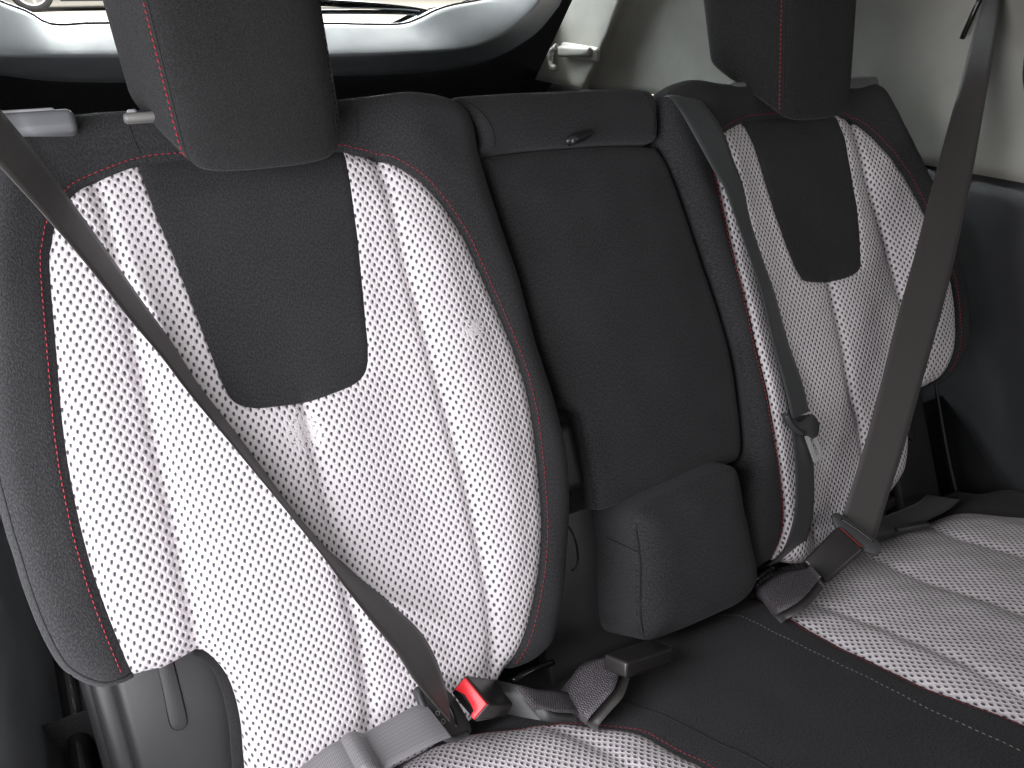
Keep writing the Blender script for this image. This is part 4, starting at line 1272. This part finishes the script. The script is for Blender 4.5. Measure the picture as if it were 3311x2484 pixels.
rows = [row(e0, 1.56, -0.004), row(e0, 1.485, 0.001), row(e0, 1.47), row(between(e0, e1, 0.10), 1.462), row(between(e0, e1, 0.45), 1.435), row(between(e0, e1, 0.80), 1.408), row(between(e0, e1, 0.95), 1.399),
        row(e1, 1.397), pushed(between(e1, e2, 0.12), 1.406, 1.412), pushed(between(e1, e2, 0.35), 1.4175, 1.450), pushed(between(e1, e2, 0.75), 1.4375, 1.525), pushed(e2, 1.45, 1.57), pushed(e2, 1.45, 1.64)]
loft('inner_trim', rows, M['tail'], TG)
tube('window_seal', [(p[0], 1.482, p[1] + 0.002) for p in e0], 0.0035, M['gloss'], TG, 8)
# rear window glass and wiper
gm, gnt, gbs = newmat('rear_glass')
gbs.inputs['Base Color'].default_value = (0.96, 0.98, 0.97, 1)
gbs.inputs['Transmission Weight'].default_value = 1.0
gbs.inputs['Roughness'].default_value = 0.0
gbs.inputs['IOR'].default_value = 1.01
M['glass'] = gm
V = []
for (x, z) in ((-0.72, 0.585), (0.66, 0.585), (0.66, 0.95), (-0.72, 0.95)):
    V.append((x, 1.520 - (z - 0.6) * 0.12, z))
V += [(x, y + 0.004, z) for x, y, z in V]
pydata('rear_window', V, [(0, 1, 2, 3), (7, 6, 5, 4), (0, 4, 5, 1), (1, 5, 6, 2), (2, 6, 7, 3), (3, 7, 4, 0)], M['glass'], TG, smooth=False)
tube('wiper_arm', [tuple(p) for p in cr([(-0.30, 1.56, 0.668), (0.117, 1.555, 0.6480), (0.290, 1.555, 0.6350), (0.385, 1.55, 0.6200), (0.420, 1.545, 0.600)], False, 0.02)], 0.0085, M['gloss'], TG, 10)
tube('wiper_blade', [tuple(p) for p in cr([(-0.25, 1.548, 0.634), (0.1165, 1.548, 0.6285), (0.3000, 1.548, 0.6240), (0.3750, 1.548, 0.6190)], False, 0.02)], 0.0052, M['gloss'], TG, 8)
tube('wiper_blade', [tuple(p) for p in cr([(-0.25, 1.545, 0.642), (0.1165, 1.545, 0.6370), (0.2900, 1.545, 0.6320), (0.3500, 1.545, 0.6270)], False, 0.02)], 0.0016, M['handle'], TG, 8)
# tiny printed mark in the corner of the glass
gy = 1.512
for (x, z, w, hh) in ((0.150, 0.6172, 0.010, 0.0012), (0.162, 0.6172, 0.006, 0.0012), (0.170, 0.6172, 0.012, 0.0012), (0.156, 0.6142, 0.008, 0.0012), (0.166, 0.6142, 0.005, 0.0012), (0.173, 0.6142, 0.009, 0.0012),
                      (0.1875, 0.6150, 0.0010, 0.005), (0.1915, 0.6150, 0.0010, 0.005), (0.1895, 0.6165, 0.005, 0.0008)):
    block('glass_mark', (x, gy, z), (X, (0, 1, 0), (0, 0, 1)), (w, 0.0006, hh), M['gloss'], TG, 0.0001, 1)

QT = thing('side_trim', 'pale greige side trim panel of the cargo space with a bag hook', 'side trim')
COLS = [[(0.66, 1.1939, 0.7711), (0.66, 1.2968, 0.6540), (0.66, 1.4001, 0.5369), (0.66, 1.4764, 0.4508)],
        [(0.645, 1.0186, 0.7656), (0.645, 1.0937, 0.6577), (0.645, 1.1489, 0.5706), (0.645, 1.2377, 0.4536)],
        [(0.655, 1.000, 0.7656), (0.655, 1.0740, 0.6577), (0.655, 1.130, 0.5706), (0.655, 1.215, 0.4536)],
        [(0.690, 0.990, 0.7661), (0.690, 1.060, 0.6575), (0.690, 1.115, 0.5700), (0.690, 1.195, 0.4484)],
        [(0.71, 0.8725, 0.7617), (0.71, 0.9177, 0.6605), (0.71, 0.9602, 0.5674), (0.71, 1.0358, 0.4605)],
        [(0.72, 0.66, 0.755), (0.72, 0.68, 0.664), (0.72, 0.69, 0.58), (0.72, 0.70, 0.442)],
        [(0.71, 0.5081, 0.7502), (0.71, 0.4871, 0.6684), (0.71, 0.4629, 0.5983), (0.71, 0.4000, 0.4293)],
        [(0.69, 0.3334, 0.7446), (0.69, 0.3121, 0.6717), (0.69, 0.2877, 0.5879), (0.69, 0.2596, 0.4350)],
        [(0.665, 0.2062, 0.7402), (0.665, 0.1853, 0.6742), (0.665, 0.1613, 0.5985), (0.665, 0.1122, 0.4435)],
        [(0.64, 0.08, 0.737), (0.64, 0.06, 0.6742), (0.64, 0.04, 0.60), (0.64, -0.02, 0.450)],
        [(0.66, -0.06, 0.735), (0.66, -0.08, 0.67), (0.66, -0.10, 0.60), (0.66, -0.15, 0.455)]]
cols = [cr(c, False, 0.02) for c in COLS]
nn = 18
cols = [np.stack([np.interp(np.linspace(0, len(c) - 1, nn), np.arange(len(c)), c[:, k]) for k in range(3)], 1) for c in cols]
grid = []
for k in range(nn):
    grid.append(cr([tuple(c[k]) for c in cols], False, 0.012))
m_ = max(len(g) for g in grid)
grid = [np.stack([np.interp(np.linspace(0, len(g) - 1, m_), np.arange(len(g)), g[:, k]) for k in range(3)], 1) for g in grid]
top = [grid[0] + np.array([0, -0.02 * 0, 0.0]) + np.array([0.02, -0.10, 0.20])]
loft('upper_panel', [[tuple(p) for p in g] for g in top + grid + [grid[-1] + np.array([0.03, 0, -0.004])]], M['trim'], QT)
# bag hook
hk = block('hook_plate', (0.642, 1.225, 0.540), ((0, 1, 0.02), (0, -0.02, 1), (1, 0, 0)), (0.165, 0.034, 0.018), M['trim_light'], QT, 0.009, 4)
tube('hook_lip', [tuple(p) for p in cr([(0.632, 1.318, 0.548), (0.622, 1.330, 0.534), (0.620, 1.331, 0.512), (0.620, 1.318, 0.498), (0.622, 1.302, 0.497)], False, 0.006)], 0.0080, M['trim_light'], hk, 10)
block('hook_bar', (0.628, 1.228, 0.5415), ((0, -1, 0.06), (0, 0.06, 1), (1, 0, 0)), (0.140, 0.027, 0.020), M['trim_light'], hk, 0.0085, 4, (0.8, 0.8))
tube('belt_slot', [tuple(p) for p in cr([(0.668, 0.238, 0.690), (0.662, 0.2424, 0.6732), (0.661, 0.2470, 0.6526), (0.664, 0.2552, 0.6228)], False, 0.006)], 0.0038, M['gloss'], QT, 8)
# dark lower side, shaped round the wheel arch
LS = thing('lower_side_panel', 'black lower side panel beside the far end of the bench', 'side panel')
rows = []
prof = [(0.715, 0.4445), (0.690, 0.436), (0.676, 0.40), (0.672, 0.30), (0.690, 0.18), (0.700, 0.05), (0.705, -0.15)]
prof = cr(prof, False, 0.02)
for y, dx in ((-0.30, -0.02), (-0.15, -0.03), (0.02, -0.035), (0.10, -0.02), (0.16, 0.005), (0.22, 0.018), (0.40, 0.02), (0.8, 0.02), (1.25, 0.02), (1.46, 0.01)):
    rows.append([(x + dx, y - (0.44 - z) * 0.30 if y < 0.3 else y, z) for x, z in prof])
loft('panel', rows, M['plastic_grey'], LS)
tube('panel_bead', [tuple(p) for p in cr([(0.628, 0.170, 0.215), (0.630, 0.120, 0.10), (0.632, 0.060, -0.02), (0.634, 0.02, -0.08)], False, 0.01)], 0.003, M['plastic'], LS, 8)
DS = tag(tube('door_seal', [tuple(p) for p in cr([(0.625, 0.1386, 0.70), (0.618, 0.1290, 0.6544), (0.616, 0.1210, 0.6111), (0.616, 0.1130, 0.5817), (0.618, 0.0950, 0.5493), (0.622, 0.0760, 0.5245), (0.645, 0.02, 0.44), (0.66, -0.05, 0.30)], False, 0.01)], 0.011, M['plastic'], None, 12),
         'black rubber door seal at the far right edge', 'seal')

# near side: body trim beside the hinge cover
NT = thing('body_trim', 'dark grey body trim beside the near end of the bench', 'body trim')
rows = []
for y, dz in ((0.42, 0.075), (0.30, 0.045), (0.20, 0.0), (0.10, -0.035), (0.0, -0.06), (-0.12, -0.085)):
    rows.append([(x, y, z + dz) for x, z in cr([(-0.900, 0.285), (-0.800, 0.230), (-0.720, 0.190), (-0.678, 0.158), (-0.660, 0.115), (-0.652, 0.03), (-0.620, -0.05), (-0.52, -0.06)], False, 0.012)])
loft('trim_shell', rows, M['plastic_grey'], NT)
tube('trim_seal', [tuple(p) for p in cr([(-0.640, 0.34, 0.10), (-0.636, 0.22, 0.04), (-0.632, 0.10, 0.0), (-0.625, 0.0, -0.03)], False, 0.01)], 0.010, M['gloss'], NT, 10)

# cargo space: black lining behind the backs
def box_open(name, pts, m):
    return tag(pydata(name, *pts, m, None, smooth=False), kind='structure')


cv = [(-0.80, 0.36, -0.20), (0.74, 0.36, -0.20), (0.74, 1.66, -0.20), (-0.80, 1.66, -0.20), (-0.80, 0.36, 0.50), (0.74, 0.36, 0.40), (0.74, 1.66, 0.46), (-0.80, 1.66, 0.50)]
box_open('cargo_floor', (cv[:4], [(0, 1, 2, 3)]), M['carpet'])
tag(pydata('cargo_lining', [cv[1], cv[2], cv[6], cv[5], cv[3], cv[0], cv[4], cv[7]], [(0, 1, 2, 3), (4, 5, 6, 7)], M['carpet'], None, smooth=False), kind='structure')
bw = [(p[0], 1.66, p[1] - 0.012) for p in e0]
bw = [(-0.95, 1.66, 0.80)] + bw + [(1.05, 1.66, 0.90)]
Vb = bw + [(p[0], 1.66, -0.20) for p in bw]
nb_ = len(bw)
tag(pydata('rear_bulkhead', Vb, [(k, k + 1, nb_ + k + 1, nb_ + k) for k in range(nb_ - 1)], M['carpet'], None, smooth=False), kind='structure')
tag(pydata('seat_riser', [(-0.80, 0.22, -0.35), (0.74, 0.22, -0.35), (0.74, 0.16, 0.06), (-0.80, 0.16, 0.06)], [(0, 1, 2, 3)], M['carpet'], None, smooth=False), kind='structure')
tag(pydata('unseen_headliner', [(-0.74, -0.75, 0.90), (0.74, -0.75, 0.90), (0.74, 1.30, 0.90), (-0.74, 1.30, 0.90), (-0.74, -0.75, 0.94), (0.74, -0.75, 0.94), (0.74, 1.30, 0.94), (-0.74, 1.30, 0.94)],
           [(0, 1, 2, 3), (7, 6, 5, 4), (0, 4, 5, 1), (1, 5, 6, 2), (2, 6, 7, 3), (3, 7, 4, 0)], M['trim'], None, smooth=False), kind='structure')  # car roof out of view, added to keep world light off the trim
fl = [(-0.80, 0.40, -0.35), (0.74, 0.40, -0.35), (0.74, -0.9, -0.35), (-0.80, -0.9, -0.35)]
box_open('cabin_floor', (fl, [(0, 1, 2, 3)]), M['carpet'])

# ================================================================== outside, through the rear window
M['pave'] = mat_plastic('pale_pavement', (0.52, 0.49, 0.44), 0.9, 0.4, 40)
gv = [(-40, 2.2, -0.72), (60, 2.2, -0.72), (60, 60.0, 1.0), (-40, 60.0, 1.0)]
# drive rises gently away from the car
def gz(y): return -0.72 + (y - 2.2) * (0.93 / 13.8)
gv = [(-60, 2.2, gz(2.2)), (80, 2.2, gz(2.2)), (80, 16.0, gz(16)), (-60, 16.0, gz(16)), (80, 120, gz(16) + 1.0), (-60, 120, gz(16) + 1.0)]
tag(pydata('pavement', gv, [(0, 1, 2, 3), (3, 2, 4, 5)], M['pave'], None, smooth=False), kind='structure')

PC = thing('parked_car', 'pale silver parked car with alloy wheel, seen through the rear window', 'car')
cy, cz = 16.0, gz(16.0)
def cprof(pts, y0, y1, name, m, parent, bev=0.05):
    return prism(name, pts, lambda x, z, h=0.0: Vector((x, cy + h, cz + z)), y0, y1, m, parent, bev)
M['silver'] = mat_plain('silver_paint', (0.62, 0.64, 0.66), 0.25, 0.3)
M['tyre'] = mat_plain('tyre_rubber', (0.02, 0.02, 0.022), 0.85)
M['winglass'] = mat_plain('dark_car_glass', (0.03, 0.035, 0.04), 0.08)
bx = -0.69
body = [(bx - 0.85, 0.35), (bx - 0.80, 0.75), (bx + 0.1, 0.92), (bx + 0.75, 1.02), (bx + 1.35, 1.48), (bx + 2.6, 1.50), (bx + 3.35, 1.10), (bx + 3.60, 0.95), (bx + 3.62, 0.40), (bx + 3.3, 0.30),
        (bx + 3.05, 0.34), (bx + 2.95, 0.58), (bx + 2.70, 0.70), (bx + 2.45, 0.58), (bx + 2.35, 0.30), (bx + 0.36, 0.28), (bx + 0.28, 0.55), (bx + 0.0, 0.70), (bx - 0.28, 0.55), (bx - 0.36, 0.32)]
cprof(body, 0.05, 1.75, 'body', M['silver'], PC)
cprof([(bx + 0.95, 1.05), (bx + 1.42, 1.42), (bx + 2.55, 1.43), (bx + 3.05, 1.10)], 0.02, 0.06, 'side_window', M['winglass'], PC, 0.01)
cprof([(bx + 0.42, 0.16), (bx + 2.30, 0.16), (bx + 2.30, 0.34), (bx + 0.42, 0.34)], 0.12, 1.68, 'sill', M['tyre'], PC, 0.02)
for wx in (bx, bx + 2.70):
    ring = []
    for (rr, yy) in ((0.335, 0.22), (0.345, 0.18), (0.345, 0.06), (0.325, 0.02), (0.255, 0.015), (0.235, 0.05)):
        ring.append([(wx + rr * math.cos(a), cy + yy, cz + 0.345 + rr * math.sin(a)) for a in np.linspace(0, 2 * math.pi, 41)[:-1]])
    w_ = loft('wheel', ring, M['tyre'], PC, True)
    ring = []
    for (rr, yy) in ((0.255, 0.030), (0.240, 0.018), (0.222, 0.030), (0.218, 0.12)):
        ring.append([(wx + rr * math.cos(a), cy + yy, cz + 0.345 + rr * math.sin(a)) for a in np.linspace(0, 2 * math.pi, 41)[:-1]])
    loft('rim', ring, M['silver'], w_, True)
    for k in range(7):
        a = k * 2 * math.pi / 7 + 0.35
        d1, d2 = Vector((math.cos(a), 0, math.sin(a))), Vector((-math.sin(a), 0, math.cos(a)))
        block('spoke', Vector((wx, cy + 0.035, cz + 0.345)) + d1 * 0.120, (d1, d2, (0, 1, 0)), (0.215, 0.066, 0.03), M['silver'], w_, 0.006, 2, (0.62, 1))
    block('hub', (wx, cy + 0.03, cz + 0.345), (X, (0, 1, 0), (0, 0, 1)), (0.12, 0.04, 0.12), M['silver'], w_, 0.015, 3)

# brick edging let into the drive
BE = thing('brick_edging', 'strip of pinkish paving bricks on the drive behind the car', 'paving')
M['brick'] = mat_plastic('clay_brick', (0.46, 0.25, 0.16), 0.85, 0.4, 90)
M['kerb'] = mat_plastic('sandy_stone', (0.50, 0.36, 0.15), 0.85, 0.4, 60)
me_b = None
for r_ in range(3):
    for k in range(6):
        ctr = (3.80 + k * 0.42 + (0.21 if r_ % 2 else 0) - r_ * 0.1, 9.6 + r_ * 0.9, gz(9.6 + r_ * 0.9) + 0.02)
        block('brick', ctr, (X, (0, 1, 0.067), (0, -0.067, 1)), (0.39, 0.84, 0.06), M['brick'], BE, 0.012, 1)
KS = thing('stone_slab', 'sandy yellow paving slab on the drive behind the car', 'paving')
for k in range(4):
    block('slab', (-1.2 + k * 1.26, 9.8, gz(9.8) + 0.015), (X, (0, 1, 0.067), (0, -0.067, 1)), (1.24, 2.6, 0.06), M['kerb'], KS, 0.012, 1)
